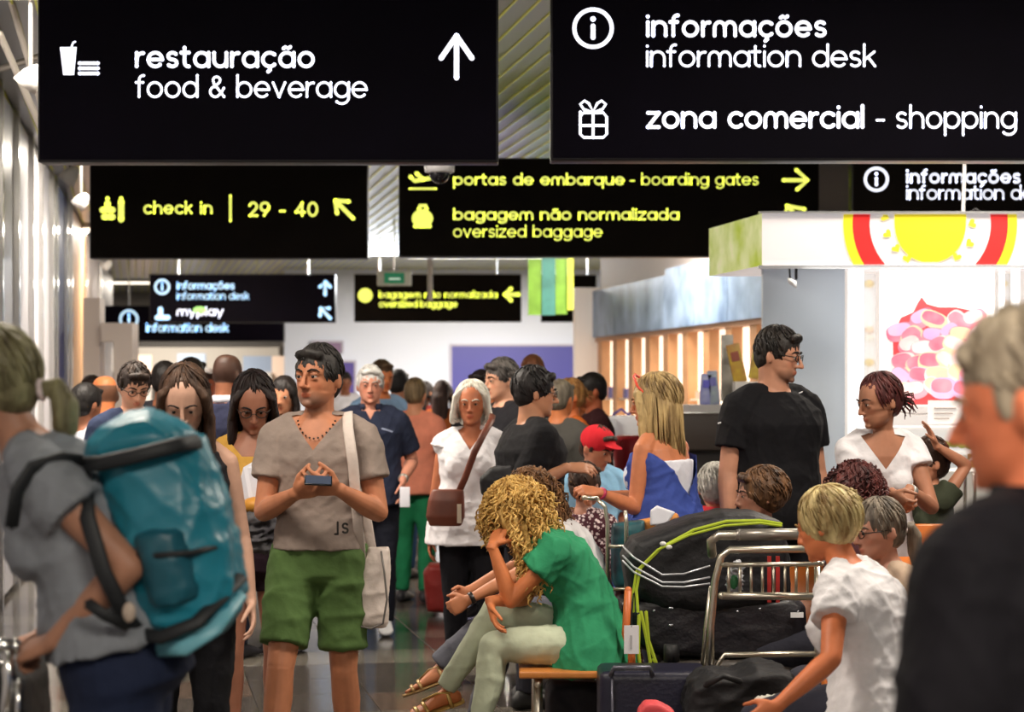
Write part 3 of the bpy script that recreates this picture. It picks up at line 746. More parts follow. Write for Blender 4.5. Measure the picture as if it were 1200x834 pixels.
        me = remesh(a, t['name'], vs, cloth(t.get('mat', t['col']), t['col']) if 'material' not in t else t['material'], 3)
        folds(me, t['fold'], seed+7)
        r5, f5, u5 = frame(.45)
        if t.get('v'):
            dep, hw_ = t['v']; apex = spine(.50-dep); tp = spine(.50)
            if t.get('scoop'):
                cutout(me, [(apex, u5), (spine(.4)+f5*.02, f5), (tp-r5*hw_*1.0, r5), (tp+r5*hw_*1.0, -r5), (apex-r5*hw_*.45, (u5*.5+r5*.6).normalized()), (apex+r5*hw_*.45, (u5*.5-r5*.6).normalized())])
            else:
                n1 = (u5*hw_+r5*dep).normalized(); n2 = (u5*hw_-r5*dep).normalized()
                cutout(me, [(apex, n1), (apex, n2), (spine(.4)+f5*.035, f5)])
        if t.get('vback'):
            dep, hw_ = t['vback']; apex = spine(.50-dep)
            n1 = (u5*hw_+r5*dep).normalized(); n2 = (u5*hw_-r5*dep).normalized()
            cutout(me, [(apex, n1), (apex, n2), (spine(.4)-f5*.01, -f5)])
        link(t['name'], me, root)
        if t.get('collar'):
            a = Acc(); pts = []
            for i in range(15):
                an = math.radians(-150+300*i/14); pts.append(spine(.505)+r5*math.sin(an)*nr*1.22+f5*(-math.cos(an))*nr*1.22*-1*-1+u5*.012)
            a.tube(pts, [(.008, .022)]*15, n=8, flat=u5.cross(f5)); a.obj('collar', cloth(t['collar'], t['collar']), root, smooth=True)
    if bottom:
        b = dict(len=2.0, loose=.012, kind='trousers', fold=.006); b.update(bottom)
        a = Acc(); lo = b['loose']
        if b['kind'] == 'skirt':
            secs = []
            for s, w_ in ((.12, .140), (.04, .168), (-.1, .19), (-b['len'], .19+b.get('flare', .06))):
                r_, f_, u_ = frame(0); secs.append((spine(max(s, -.1)) if s > -.1 else pos[0]+V((0, 0, s*k)), r_*w_*k*g, f_*w_*.70*k*g))
            a.loft(secs, 24)
        else:
            a.loft([tsec(s, (max(ax, prof[2][1]) if s < 0 else ax)*(1 if s > -.08 else .8)+lo*(.35 if s > .02 else .7), (max(ay, prof[2][2]) if s < 0 else ay)*(1 if s > -.08 else .8)+lo*(.35 if s > .02 else .7), 0, g if s > -.08 else g*.8) for s, ax, ay, _ in prof if s < b.get('waist', .13)], 22, 2.3)
            
            for nm, (Hp, K_, at, toe) in legs.items():
                lr = k*(.7+.3*g); q = min(1, b['len']); e = lo
                if hip is not None and hip < .7 or lean > 20: a.ball(Hp-frame(0)[1]*.02, .098*lr+e*.3, n=14, m=9)
                a.tube([Hp, Hp.lerp(K_, .25*q), Hp.lerp(K_, .6*q), Hp.lerp(K_, q)], [.090*lr+e, .087*lr+e, .076*lr+e*1.3, (.082-.026*q)*lr+e*(1.7 if b['len'] < 1 else 1.2)], n=18, rnd=False)
                a.ball(Hp, .090*lr+e, n=14, m=9)
                if b['len'] > 1:
                    q = b['len']-1; a.ball(K_, .056*lr+e*1.15, n=14, m=9)
                    a.tube([K_, K_.lerp(at, q*.35)+V((0, .01, 0)), K_.lerp(at, q*.7), K_.lerp(at, q)], [.055*lr+e*1.15, .058*lr+e, .048*lr+e*b.get('ankle', 1.2), .040*lr+e*b.get('ankle', 1.2)], n=16, rnd=False)
        vs = max(.009, vox*1.3) if not far else .015
        me = remesh(a, b['kind'], vs, cloth(b.get('mat', b['col']), b['col']) if 'material' not in b else b['material'], 3)
        folds(me, b['fold'], seed+3, (.06, .16)); link(b['kind'], me, root)
    for nm, (Hp, K_, at, toe) in legs.items():
        if shoes is None: continue
        sd = (at-K_).normalized()
        fwd = (toe-at).normalized() if toe is not None else V((0, -1, 0))
        up = -(sd-fwd*sd.dot(fwd)); up = up.normalized() if up.length > .1 else V((0, 0, 1))
        if toe is None: up = V((0, 0, 1))
        sd_ = fwd.cross(up).normalized(); fk = k*(.95 if fem else 1.04)
        bs = at-up*.085*k
        a = Acc()
        if shoes[0] == '*':   # sandals: bare foot with straps
            a.loft([(bs+(fwd*x+up*z)*fk, sd_*w_*fk, up*h_*fk) for x, z, w_, h_ in ((-.065, .03, .018, .02), (-.045, .035, .03, .033), (0, .05, .033, .046), (.06, .038, .037, .032), (.12, .022, .045, .018), (.16, .017, .040, .013))], 14)
            for i in range(5):
                o = (i-2)*.017; a.tube([bs+(fwd*.155+sd_*o+up*.018)*fk, bs+(fwd*(.192-.006*abs(i-1))+sd_*o*1.02+up*.013)*fk], [.0095*fk, .0085*fk], n=8)
            me = remesh(a, 'foot', .005, M_SKIN, 2); at_ = me.attributes.new('tint', 'FLOAT_COLOR', 'POINT')
            cc = getco(me); tt = np.tile(np.append(base, 1), (len(cc), 1)); tipm = ((cc-np.array(bs)) @ np.array(fwd)) > .192*fk
            tt[tipm, :3] = lin('c02a30'); at_.data.foreach_set('color', tt.astype('f').ravel())
            link('foot', me, root)
            a = Acc(); a.loft([(bs+(fwd*x+up*z)*fk, sd_*w_*fk, up*.009*fk) for x, z, w_ in ((-.075, .0, .02), (-.05, 0, .034), (.05, -.002, .036), (.13, -.004, .048), (.19, -.002, .042), (.215, .0, .02))], 14)
            for x, z, w_ in ((.15, .02, .05), (.11, .028, .05), (-.005, .05, .045)):
                a.tube([bs+(fwd*(x+.01*math.sin(t*PI/8))+sd_*math.cos(t*PI/8)*w_+up*(math.sin(t*PI/8)*z*1.65+.004))*fk for t in range(9)], [(.009*fk, .0035*fk)]*9, n=6, flat=fwd)
            a.tube([bs+(fwd*.11+sd_*.03+up*.05)*fk, bs+(fwd*.05-sd_*.005+up*.078)*fk, bs+(fwd*-.01-sd_*.03+up*.075)*fk], .006*fk, n=6)
            a.obj('sandal', mat('sandal_'+shoes[1:], shoes[1:], .35, .3), root, smooth=True)
        else:
            a.loft([(bs+(fwd*x+up*z)*fk, sd_*w_*fk, up*h_*fk) for x, z, w_, h_ in ((-.085, .035, .02, .025), (-.06, .045, .038, .045), (0, .055, .040, .055), (.06, .042, .044, .042), (.12, .03, .050, .03), (.175, .024, .043, .022), (.20, .02, .02, .012))], 16)
            me = remesh(a, 'shoe', .008 if not far else .012, mat('shoe_'+shoes, shoes, .5), 2); link('shoe', me, root)
    info_ = dict(root=root, hc=hc, M=M, kh=kh, arms=arms, legs=legs, spine=spine, frame=frame, Ri=Ri, W=W, k=k, to_world=lambda v: Matrix.Rotation(yaw, 3, 'Z') @ v + o0)
    PERSONS.append(info_); return info_

def strand_mesh(acc, paths, r, n=4):
    for pts in paths:
        m = len(pts); acc.tube(pts, [r*(.5+.8*math.sin(PI*(.12+.86*i/(m-1)))) if m > 2 else r for i in range(m)], n=n, rnd=False)
def make_hair(root, hair, hm, hc, M, k, far, rnd, sp, vox):
    st = hair[0]
    T = lambda p: hc + M @ (V(p)*k)
    opt = hair[3] if len(hair) > 3 else {}
    if st in ('bald', 'buzz'):
        return
    a = Acc()
    vol = opt.get('vol', 1.0)
    front = opt.get('front', 0)        # lifts or lowers the hairline
    C = (0, .012+(vol-1)*.104+opt.get('back', 0), .035+front); r = (.0865*vol, .104*vol, .104*(.5+.5*vol))
    a.ball(T(C), tuple(x*k for x in r), M, 24, 16)
    a.ball(T((0, .045, -.005)), tuple(x*k for x in (.075*vol, .068*vol, .075)), M, 18, 12)
    if st == 'short':
        for s in (-1, 1): a.ball(T((s*.071, -.012, .02)), tuple(x*k for x in (.012, .02, .035)), M, 10, 8)
        a.tube([T((-.045, -.072, .088)), T((0, -.083, .098)), T((.045, -.072, .088))], .018*k*vol, n=10)
    down = V((0, 0, -1)); D = M @ V((0, 0, -1)); hd = (D*.35+down*.65).normalized()
    paths = []; ns = 0 if far else opt.get('n', 150)
    if st in ('bob', 'long', 'curly', 'bighair'):
        ln = opt.get('len', {'bob': .07, 'long': .30, 'curly': .18, 'bighair': .22}[st])
        for s in (-1, 1):
            top_ = T((s*.022, -.046+opt.get('back', 0), .108)); m1 = T((s*.074*vol, -.044, .055)); m2 = T((s*.088*vol, -.012, -.05))
            pts = [top_, m1, m2]; rr = [(.014*k, .018*k), (.017*k, .030*k), (.020*k, .045*k)]
            q = m2
            for i in range(3):
                q = q+hd*ln*k/3; pts.append(q+M @ V((s*.004*i, .006*i, 0))); rr.append((.022*k*(1-.12*i), .045*k*(1-.18*i)))
            a.tube(pts, rr, n=12, flat=M @ V((1, 0, 0)))
        q = T((0, .075, .03)); pts = [q, T((0, .098, -.03))]; rr = [(.075*vol*k, .03*k), (.078*vol*k, .035*k)]; q = pts[-1]
        for i in range(3):
            q = q+hd*(ln+.04)*k/3; pts.append(q+M @ V((0, .003*i, 0))); rr.append((.080*vol*k*(1-.1*i), .035*k*(1-.1*i)))
        a.tube(pts, rr, n=14, flat=M @ V((1, 0, 0)))
    if st == 'bun':
        bp = opt.get('bun', (0, .105, .02)); a.ball(T(bp), .036*k, M, 14, 10)
        if not far:
            for i in range(26):
                d = V((rnd.gauss(0, 1), abs(rnd.gauss(0, 1)), rnd.gauss(0, 1))).normalized(); p0 = V(bp)
                paths.append([T(p0), T(p0+d*.035), T(p0+d*.055+V((rnd.gauss(0, .01), .01, -.01))), T(p0+d*.062+V((rnd.gauss(0, .02), .012, -.035)))])
    if st == 'pony':
        b0 = opt.get('pony', (0, .10, .02)); pl = opt.get('len', .2)
        pts = [T(b0), T(V(b0)+V((0, .045, .0))), T(V(b0)+V((0, .06, -.04)))]; pts.append(pts[-1]+hd*pl*k*.5); pts.append(pts[-1]+hd*pl*k*.5)
        a.tube(pts, [.018*k, .026*k, .032*k, .030*k, .014*k], n=12)
        b = Acc(); b.tube([T(V(b0)+V((.022*math.cos(t*PI/5), .012, .022*math.sin(t*PI/5)))) for t in range(11)], .007*k, n=8, rnd=False); b.obj('hair_tie', mat('hair_tie', 'd9c9c9', .6), root, smooth=True)
    # locks over the scalp
    Rm = np.array(M)
    for i in range(ns):
        th = rnd.uniform(0, 2*PI); ph = rnd.uniform(.0, 1.75 if st == 'short' else 1.6)
        ln = rnd.uniform(.25, .45) if st == 'short' else rnd.uniform(.5, .9)
        p = []
        for j in range(5):
            f = ph+ln*j/4; e = 1.015+.02*math.sin(PI*j/4)
            q = V((C[0]+r[0]*e*math.sin(f)*math.cos(th+j*.05), C[1]+r[1]*e*math.sin(f)*math.sin(th+j*.05), C[2]+r[2]*e*math.cos(f)))
            p.append(q)
        if (p[-1].y < -.045 and p[-1].z < .062+front) or (st != 'short' and p[-1].y < -.03 and p[-1].z < .07): continue
        if p[-1].z < -.075: continue
        paths.append([T(q) for q in p])
    if st in ('bob', 'long') and ns:
        ln = opt.get('len', .07 if st == 'bob' else .30)
        for i in range(ns):
            th = rnd.uniform(-.62, PI+.62); x = math.cos(th)*.088*vol; y = math.sin(th)*(.112 if math.sin(th) > 0 else .05)*vol
            if st == 'long': x *= 1.03
            p0 = T((x*.6, y*.6, .115)); p1 = T((x*1.03, y*1.03, .04)); p2 = T((x*1.1, y*1.06, -.05)); w1 = rnd.uniform(-.01, .01)
            LL = ln*rnd.uniform(.75, 1.12); p3 = p2+hd*LL*k*.5+V((w1, w1, 0)); p4 = p2+hd*LL*k+V((-w1*1.4, w1, 0))+(M @ V((-x*.15, 0, 0)))
            paths.append([p0, p1, p2, p3, p4])
    if st == 'curly' or st == 'bighair':
        ln = opt.get('len', .18)
        nc = 60 if far else opt.get('curls', 420)
        for i in range(nc):
            th = rnd.uniform(0, 2*PI); v_ = rnd.random()
            if v_ < .55:
                f = rnd.uniform(0, 1.75); base = V((C[0]+r[0]*1.03*math.sin(f)*math.cos(th), C[1]+r[1]*1.03*math.sin(f)*math.sin(th), C[2]+r[2]*1.04*math.cos(f)))
                if base.y < -.06 and base.z < .06 and not opt.get('cover'): continue
                b0 = T(base); out = (M @ V((base.x, base.y-.01, base.z*.3))).normalized()
            else:
                th = rnd.uniform(-.75, PI+.75); u = rnd.random()
                base = V((math.cos(th)*.095*vol, .01+math.sin(th)*(.118 if math.sin(th) > 0 else .05)*vol, .0-.05*u)); b0 = T(base)+hd*ln*k*u; out = (M @ V((base.x, base.y, 0))).normalized()
            L_ = rnd.uniform(.06, .12)*k; cr = rnd.uniform(.006, .012)*k; turns = rnd.uniform(1.5, 3)
            ax = (hd+out*rnd.uniform(.1, .7)).normalized(); s1 = ax.orthogonal().normalized(); s2 = ax.cross(s1); p0_ = rnd.uniform(0, 6)
            nn = 6 if far else 13
            paths.append([b0+out*.006+ax*L_*j/nn+(s1*math.cos(p0_+turns*6.28*j/nn)+s2*math.sin(p0_+turns*6.28*j/nn))*cr for j in range(nn+1)])
    for fn in opt.get('extra', []): fn(a, paths, T, hd)
    me = remesh(a, 'hair', .006 if not far else .011, hm, 3)
    folds(me, .004*opt.get('fuzz', 1), 5, (.012, .03), .35)
    b = Acc(); strand_mesh(b, paths, opt.get('sr', .0034)*k, 4)
    if b.n:
        bm = bmesh.new(); bm.from_mesh(me); m2 = b.mesh('s'); bm.from_mesh(m2); bm.to_mesh(me); bm.free(); bpy.data.meshes.remove(m2)
        me.polygons.foreach_set('use_smooth', [True]*len(me.polygons))
    link('hair', me, root)
# ------------------------------------------------------------------ the crowd, nearest figures first
SK, SKO, SKD, SKP = 'c98a68', 'd07c4c', '8f5a40', 'dba284'
tman = person('man in a taupe V-neck T-shirt and green shorts walking with a phone', 374, 8.0, 1.775, 'm', -6, g=.93, vox=.0045, skin='bd7c5a', head=(-20, -4, 0), seed=3,
  hair=('short', '15110f', '3b3735', dict(n=240, vol=.98)), brow='17110e', beard='5b5450',
  top=dict(col='94857c', v=(.110, .085), sleeve=.56, hem=.035, loose=.018, fold=.006, flare=.06, name='t_shirt'),
  bottom=dict(col='506a3a', len=.80, loose=.020, fold=.010, kind='shorts'), shoes='cfcac4',
  R=dict(w=(347, 578, -.24), e=(292, 600, .06), tip=(372, 568, -.30), palm=(.3, -.1, 1), thumb=(.3, -.5, .5), curl=.5),
  L=dict(w=(396, 573, -.24), e=(466, 600, .06), tip=(370, 568, -.30), palm=(-.3, -.1, 1), thumb=(-.2, -.5, .5), curl=.5),
  legR=dict(a=V((-.15, -.22, .09))), legL=dict(a=V((.10, .12, .10))))
packer = person('blurred woman in a grey T-shirt leaning forward under a teal backpack', 146, 4.6, 1.74, 'f', -84, vox=.008, skin='a97a62', hip=1.0, lean=14, bend=22, head=(-8, 8, 0), g=1.12,
  hair=('pony', '54462f', '94906a', dict(n=160, pony=(0, .105, -.02), len=.10, vol=1.03)),
  top=dict(col='83888f', sleeve=.42, hem=.03, loose=.024, fold=.010, name='t_shirt'), bottom=dict(col='1e2740'), shoes='3a3a3c',
  L=dict(w=(62, 752, -.15), e=(190, 690, -.22), tip=(15, 768, -.1), palm=(0, .3, -1), thumb=(0, .8, .4), curl=.9),
  R=dict(w=(50, 745, .3), e=(150, 700, .4), tip=(10, 760, .3), palm=(0, 0, -1), thumb=(0, -1, .3), curl=.9))
bald = person('large blurred man in a black jacket at the right edge, face flushed orange', 1224, 3.0, 1.69, 'm', -142, g=1.12, vox=.008, skin='e8845c', head=(26, 6, 0), hair=('short', 'a8957c', 'd0c0a8', dict(n=60, vol=.93, front=.022)),
  top=dict(col='121016', sleeve=1.9, hem=-.10, loose=.030, fold=.008, name='jacket', mat='jacket', collar='0d0b11'), bottom=dict(col='16161c'), shoes='141414')
green = person('seated woman with big curly blond hair in a green blouse, chin in hand', 690, 8.6, 1.66, 'f', -86, vox=.0045, skin=SKO, hip=.545, lean=4, bend=44, head=(0, 36, 0), seed=5,
  hair=('curly', 'c88f3e', 'f0c878', dict(vol=1.24, len=.23, curls=820, fuzz=2.0, sr=.0040, cover=True)),
  top=dict(col='2f8a60', sleeve=.42, hem=-.13, flare=.14, loose=.030, fold=.012, name='blouse'), bottom=dict(col='bcc4ab', loose=.008, ankle=.5, fold=.007, kind='jeans'), shoes='*c9a45c',
  L=dict(w=(577, 640, -.16), e=(556, 740, -.16), tip=(592, 612, -.1), palm=(.6, .6, 0), thumb=(.8, -.3, .3), curl=.7),
  R=dict(w=(574, 704, -.20), e=(640, 760, .1), tip=(582, 742, -.22), palm=(.7, .3, -.2), thumb=(-.2, -1, .3), curl=.35),
  legR=dict(a=(522, 806, .05), k=(556, 690, .02), toe=(470, 822, .0)), legL=dict(a=(560, 868, -.12), k=(585, 720, -.1), toe=(510, 890, -.15)))
curly2 = person('seated woman with short brown curls in a white top, hands clasped before her', 694, 9.3, 1.66, 'f', -86, vox=.006, skin='c4805c', hip=.545, lean=6, bend=36, head=(0, 22, 0), seed=6,
  hair=('curly', '4a3020', '9a6c44', dict(vol=1.12, len=.05, curls=460, fuzz=2, sr=.0038)),
  top=dict(col='dcd8da', sleeve=.5, hem=-.09, loose=.024, fold=.008, name='blouse'), bottom=dict(col='5b5c66', loose=.010, kind='jeans'), shoes='*a88858',
  L=dict(w=(545, 705, -.25), e=(610, 760, -.2), tip=(512, 722, -.22), palm=(.2, .8, -.2), thumb=(0, 0, 1), curl=.8),
  R=dict(w=(541, 697, -.05), e=(610, 750, .2), tip=(510, 716, -.12), palm=(.2, -.8, -.2), thumb=(0, 0, 1), curl=.8),
  legL=dict(a=(513, 778, -.15), k=(568, 670, -.15), toe=(474, 792, -.15)), legR=dict(a=(560, 838, .1), k=(590, 700, .1), toe=(520, 850, .1)))
bent = person('blurred blond woman in a white T-shirt sitting with her back turned', 1034, 6.8, 1.64, 'f', -122, vox=.007, skin='cf774c', hip=.535, lean=8, bend=16, head=(0, 14, 0), g=1.22,
  hair=('bun', 'a8824a', 'e6d49a', dict(n=170, vol=1.12, bun=(0, .075, .08))),
  top=dict(col='e2dfe2', sleeve=.45, hem=-.10, loose=.024, fold=.012, name='t_shirt'), bottom=dict(col='2c2c38'), shoes='333333',
  L=dict(w=(912, 826, -.3), e=(985, 800, -.3), tip=(880, 850, -.3), palm=(.2, .3, -1), thumb=(0, 0, 1)), legL=dict(a=V((.1, -.42, .09))), legR=dict(a=V((-.1, -.42, .09))))
bigman = person('tall heavy man in a black T-shirt and glasses looking right', 906, 9.85, 1.91, 'm', 28, g=1.2, vox=.0055, skin='b9846a', head=(38, 8, 0), glasses=True, beard='3a2e28', seed=8,
  hair=('short', '17120f', '2a221e', dict(n=200)), top=dict(col='0b0a0f', sleeve=.62, hem=-.1, loose=.022, fold=.006, name='t_shirt'), bottom=dict(col='1a1a20'), shoes='202020')
bunw = person('woman with dark red hair in a bun and white V-neck leaning on a trolley', 1026, 9.3, 1.70, 'f', 4, vox=.005, skin='a8745a', lean=10, bend=4, head=(-72, 10, 0), seed=9,
  hair=('bun', '2a1214', '5e2a28', dict(n=180, bun=(0, .110, -.005), back=.004)),
  top=dict(col='dedbdf', v=(.13, .10), sleeve=.30, hem=-.06, name='t_shirt', fold=.007), bottom=dict(col='23242c'), shoes='303030',
  L=dict(w=(1066, 574, -.34), e=(1090, 560, 0), tip=(1060, 598, -.42), palm=(-.5, .4, -.4), thumb=(-.8, -.3, .4), curl=.8),
  R=dict(w=(1046, 578, -.38), e=(985, 570, 0), tip=(1062, 594, -.44), palm=(.3, .3, -.8), thumb=(.3, -.6, .6), curl=.8))
blondw = person('woman with long blond hair in a blue wrap dress reaching to a trolley', 782, 9.62, 1.68, 'f', -128, g=1.14, vox=.005, skin='c47a54', head=(20, 6, 0), seed=10, lean=5,
  hair=('long', '7a5a34', 'd8b980', dict(n=300, len=.24, vol=1.17)),
  top=[dict(col='e0e0ea', sleeve=0, neck=.37, hem=-.06, name='camisole', loose=.012, fold=.004), dict(col='3c4f9c', sleeve=0, neck=.42, hem=-.30, flare=.16, loose=.026, fold=.010, vback=(.30, .24), name='dress')],
  bottom=dict(col='2a2c3a'), shoes='555555',
  L=dict(w=(702, 577, -.28), e=(752, 640, -.1), tip=(682, 574, -.32), palm=(0, .2, -1), thumb=(0, .8, .5), curl=.8), R=dict(w=(712, 580, .25), e=(790, 640, .3), tip=(695, 580, .25), palm=(0, 0, -1), curl=.8))
girlg = person('young woman with glasses and long black hair reading a white paper', 297, 8.75, 1.68, 'f', 8, vox=.0055, skin='a06c56', head=(0, 26, 0), glasses=True, seed=11,
  hair=('long', '120c0c', '2a1c1a', dict(n=200, len=.26, vol=1.04, back=.013, front=.004)), top=dict(col='d3a24a', v=(.08, .11), scoop=1, sleeve=.25, hem=.08, name='blouse', var=.3, fold=.01),
  bottom=dict(col='251420', len=.36, loose=.014, kind='shorts'), shoes='806050',
  L=dict(w=(306, 585, -.26), e=(352, 600, .05), tip=(296, 572, -.33), palm=(-.5, 0, .7), thumb=(-.3, -.5, .6), curl=.5), R=dict(w=(284, 588, -.26), e=(250, 610, .05), tip=(292, 574, -.33), palm=(.5, 0, .7), thumb=(.3, -.5, .6), curl=.5))
brownw = person('woman with long brown hair looking down, half hidden by the teal backpack', 217, 7.4, 1.69, 'f', 10, vox=.0055, skin='c79c86', head=(-6, 22, 0), seed=12,
  hair=('long', '2c1d17', '5e4433', dict(n=220, len=.26, vol=1.03, back=.013, front=.004)), top=dict(col='1d1a1e', sleeve=0, hem=-.08, name='top'), bottom=dict(col='121217'), shoes='202020',
  L=dict(w=(294, 706, .0), e=(302, 640, .3), tip=(298, 745, -.05)))
whitew = person('white-haired woman in a white sleeveless blouse with a brown shoulder bag', 553, 11.2, 1.655, 'f', -4, g=1.1, vox=.006, skin='b9704e', seed=13,
  hair=('bob', 'd9d3c4', 'f4f0e4', dict(n=200, len=.045, vol=1.12, back=.012)), top=dict(col='e9e6ea', v=(.10, .07), sleeve=.05, hem=-.12, loose=.03, flare=.12, fold=.009, name='blouse'),
  bottom=dict(col='15151b', loose=.010), shoes='26221f', L=dict(w=(597, 590, -.05), e=(610, 560, .2)))
blackm = person('heavy man in a black T-shirt and glasses turned to the right of the queue', 622, 10.4, 1.715, 'm', 112, g=1.2, vox=.006, skin='c08868', head=(-10, 4, 0), glasses=True, seed=14,
  hair=('short', '151213', '221c1c', dict(n=120, vol=1.05)), top=dict(col='0f0e12', sleeve=.8, hem=-.1, loose=.026, name='t_shirt'), bottom=dict(col='22222a'), shoes='202020',
  R=dict(w=(664, 548, -.2), e=(605, 600, -.2), tip=(690, 548, -.2)))
whitem = person('white-haired man in a navy polo shirt holding a folded paper', 434, 13.4, 1.765, 'm', 4, g=1.1, vox=.006, skin='cf8e76', seed=15,
  hair=('short', 'd8d6d2', 'f2f0ec', dict(n=120, vol=.98)), brow='c0b8b0', top=dict(col='20263a', sleeve=.75, hem=-.08, loose=.024, name='polo_shirt', collar='2b3148', v=(.06, .03)), bottom=dict(col='1a1c28'), shoes='d8d8da',
  L=dict(w=(472, 562, -.12), e=(492, 545, .2), tip=(472, 590, -.15)))
old = person('seated person with short white hair and a red collar seen from behind', 838, 10.5, 1.66, 'f', 176, hip=.45, vox=.007, skin='c48a70', hair=('short', 'b9b4aa', 'e9e6de', dict(n=200, vol=1.08)), seed=16,
  top=dict(col='b82c30', sleeve=.9, hem=-.08, neck=.525, loose=.030, name='blouse', collar='c83038'), bottom=dict(col='33333d'), legL=dict(a=V((.1, -.45, .09))), legR=dict(a=V((-.1, -.45, .09))))
a = Acc(); cc_ = old['spine'](.535); a.loft([(cc_+V((0, 0, z)), V((r, 0, 0)), V((0, r*.9, 0))) for z, r in ((-.05, .10), (-.03, .125), (.0, .105), (.028, .082), (.036, .070), (.03, .062))], 24)
a.obj('scarf', cloth('scarf_red', 'c8323c'), old['root'], smooth=True)
brown3 = person('seated person with full brown hair behind the black suitcase', 894, 9.2, 1.60, 'f', -78, hip=.50, vox=.007, hair=('short', '3a261a', '7a5638', dict(n=220, vol=1.18)), seed=17,
  top=dict(col='1d1b20', sleeve=.9, hem=-.08, name='blouse'), bottom=dict(col='22222c'), legL=dict(a=V((.1, -.45, .09))), legR=dict(a=V((-.1, -.45, .09))))
redc = person('seated person with dark red curls in front of the leaning woman', 1003, 8.75, 1.62, 'f', -95, hip=.53, vox=.007, skin='a87058', hair=('curly', '33171a', '6a3430', dict(vol=1.08, len=.05, curls=260, fuzz=2)), seed=18,
  top=dict(col='4a2a30', sleeve=.9, hem=-.08, name='blouse'), bottom=dict(col='22222c'), legL=dict(a=V((.1, -.45, .09))), legR=dict(a=V((-.1, -.45, .09))))
gl2 = person('seated woman in glasses with greying brown hair facing left behind the blond', 1062, 7.9, 1.62, 'f', -70, hip=.44, vox=.007, lean=5, bend=8, skin='c28c76', glasses=True, seed=19, head=(0, 6, 0),
  hair=('pony', '4a4038', '8d8172', dict(n=150, pony=(0, .10, .0), len=.12)), top=dict(col='b09a86', sleeve=.4, hem=-.08, name='blouse'), bottom=dict(col='3a3a44'), legL=dict(a=V((.1, -.42, .09))), legR=dict(a=V((-.1, -.42, .09))))
kid = person('child in profile raising a hand beside the leaning woman', 1092, 9.8, 1.36, 'f', -80, vox=.006, skin='b67c60', seed=20, hk=.95,
  hair=('short', '2a1a14', '4a3226', dict(n=100)), top=dict(col='3a3f30', sleeve=.4, name='t_shirt'), bottom=dict(col='23242c'),
  L=dict(w=(1097, 522, -.12), e=(1140, 580, -.05), tip=(1083, 490, -.12), palm=(-1, 0, 0), thumb=(0, -1, .2), curl=.15))
red = person('child in a red cap and light blue shirt behind the trolley post', 694, 11.6, 1.38, 'm', 20, vox=.008, skin='b9785c', seed=21, hair=('short', '2a1a14', '3a2a20', dict(vol=.96)), hk=.98, head=(30, 20, 0),
  top=dict(col='8fc0e2', sleeve=.8, name='shirt', loose=.035), bottom=dict(col='33333d'))
a = Acc(); T_ = lambda p: red['hc']+red['M'] @ V(p)
a.ball(T_((0, .008, .05)), (.093, .108, .088), red['M'], 20, 12); a.ball(T_((0, -.11, .055)), (.065, .05, .008), red['M'], 14, 6)
link('cap', remesh(a, 'cap', .008, cloth('capred', 'c8202c')), red['root'])
def pattern():
    m = bpy.data.materials.new('patterned_cloth'); m.use_nodes = True; nt = m.node_tree; b = nt.nodes['Principled BSDF']; b.inputs['Roughness'].default_value = .85
    v = nt.nodes.new('ShaderNodeTexVoronoi'); v.inputs['Scale'].default_value = 55; tc = nt.nodes.new('ShaderNodeTexCoord'); nt.links.new(tc.outputs['Object'], v.inputs['Vector'])
    r = nt.nodes.new('ShaderNodeValToRGB'); r.color_ramp.interpolation = 'CONSTANT'; r.color_ramp.elements[0].color = lin('e8d4d4')+(1,); r.color_ramp.elements[1].position = .42; r.color_ramp.elements[1].color = lin('4a1626')+(1,)
    nt.links.new(v.outputs['Distance'], r.inputs[0]); nt.links.new(r.outputs[0], b.inputs['Base Color']); return m
M_PAT = pattern()
pat = person('seated person in a maroon and white patterned dress behind the trolley post', 684, 10.9, 1.60, 'f', 150, hip=.47, vox=.007, hair=('short', '2c1c16', '5a4030', dict(n=80)), seed=22,
  top=dict(col='4a1626', material=M_PAT, sleeve=.9, hem=-.2, flare=.2, loose=.03, name='dress'), bottom=dict(col='4a1626', material=M_PAT, kind='trousers'), legL=dict(a=V((.1, -.42, .09))), legR=dict(a=V((-.1, -.42, .09))))
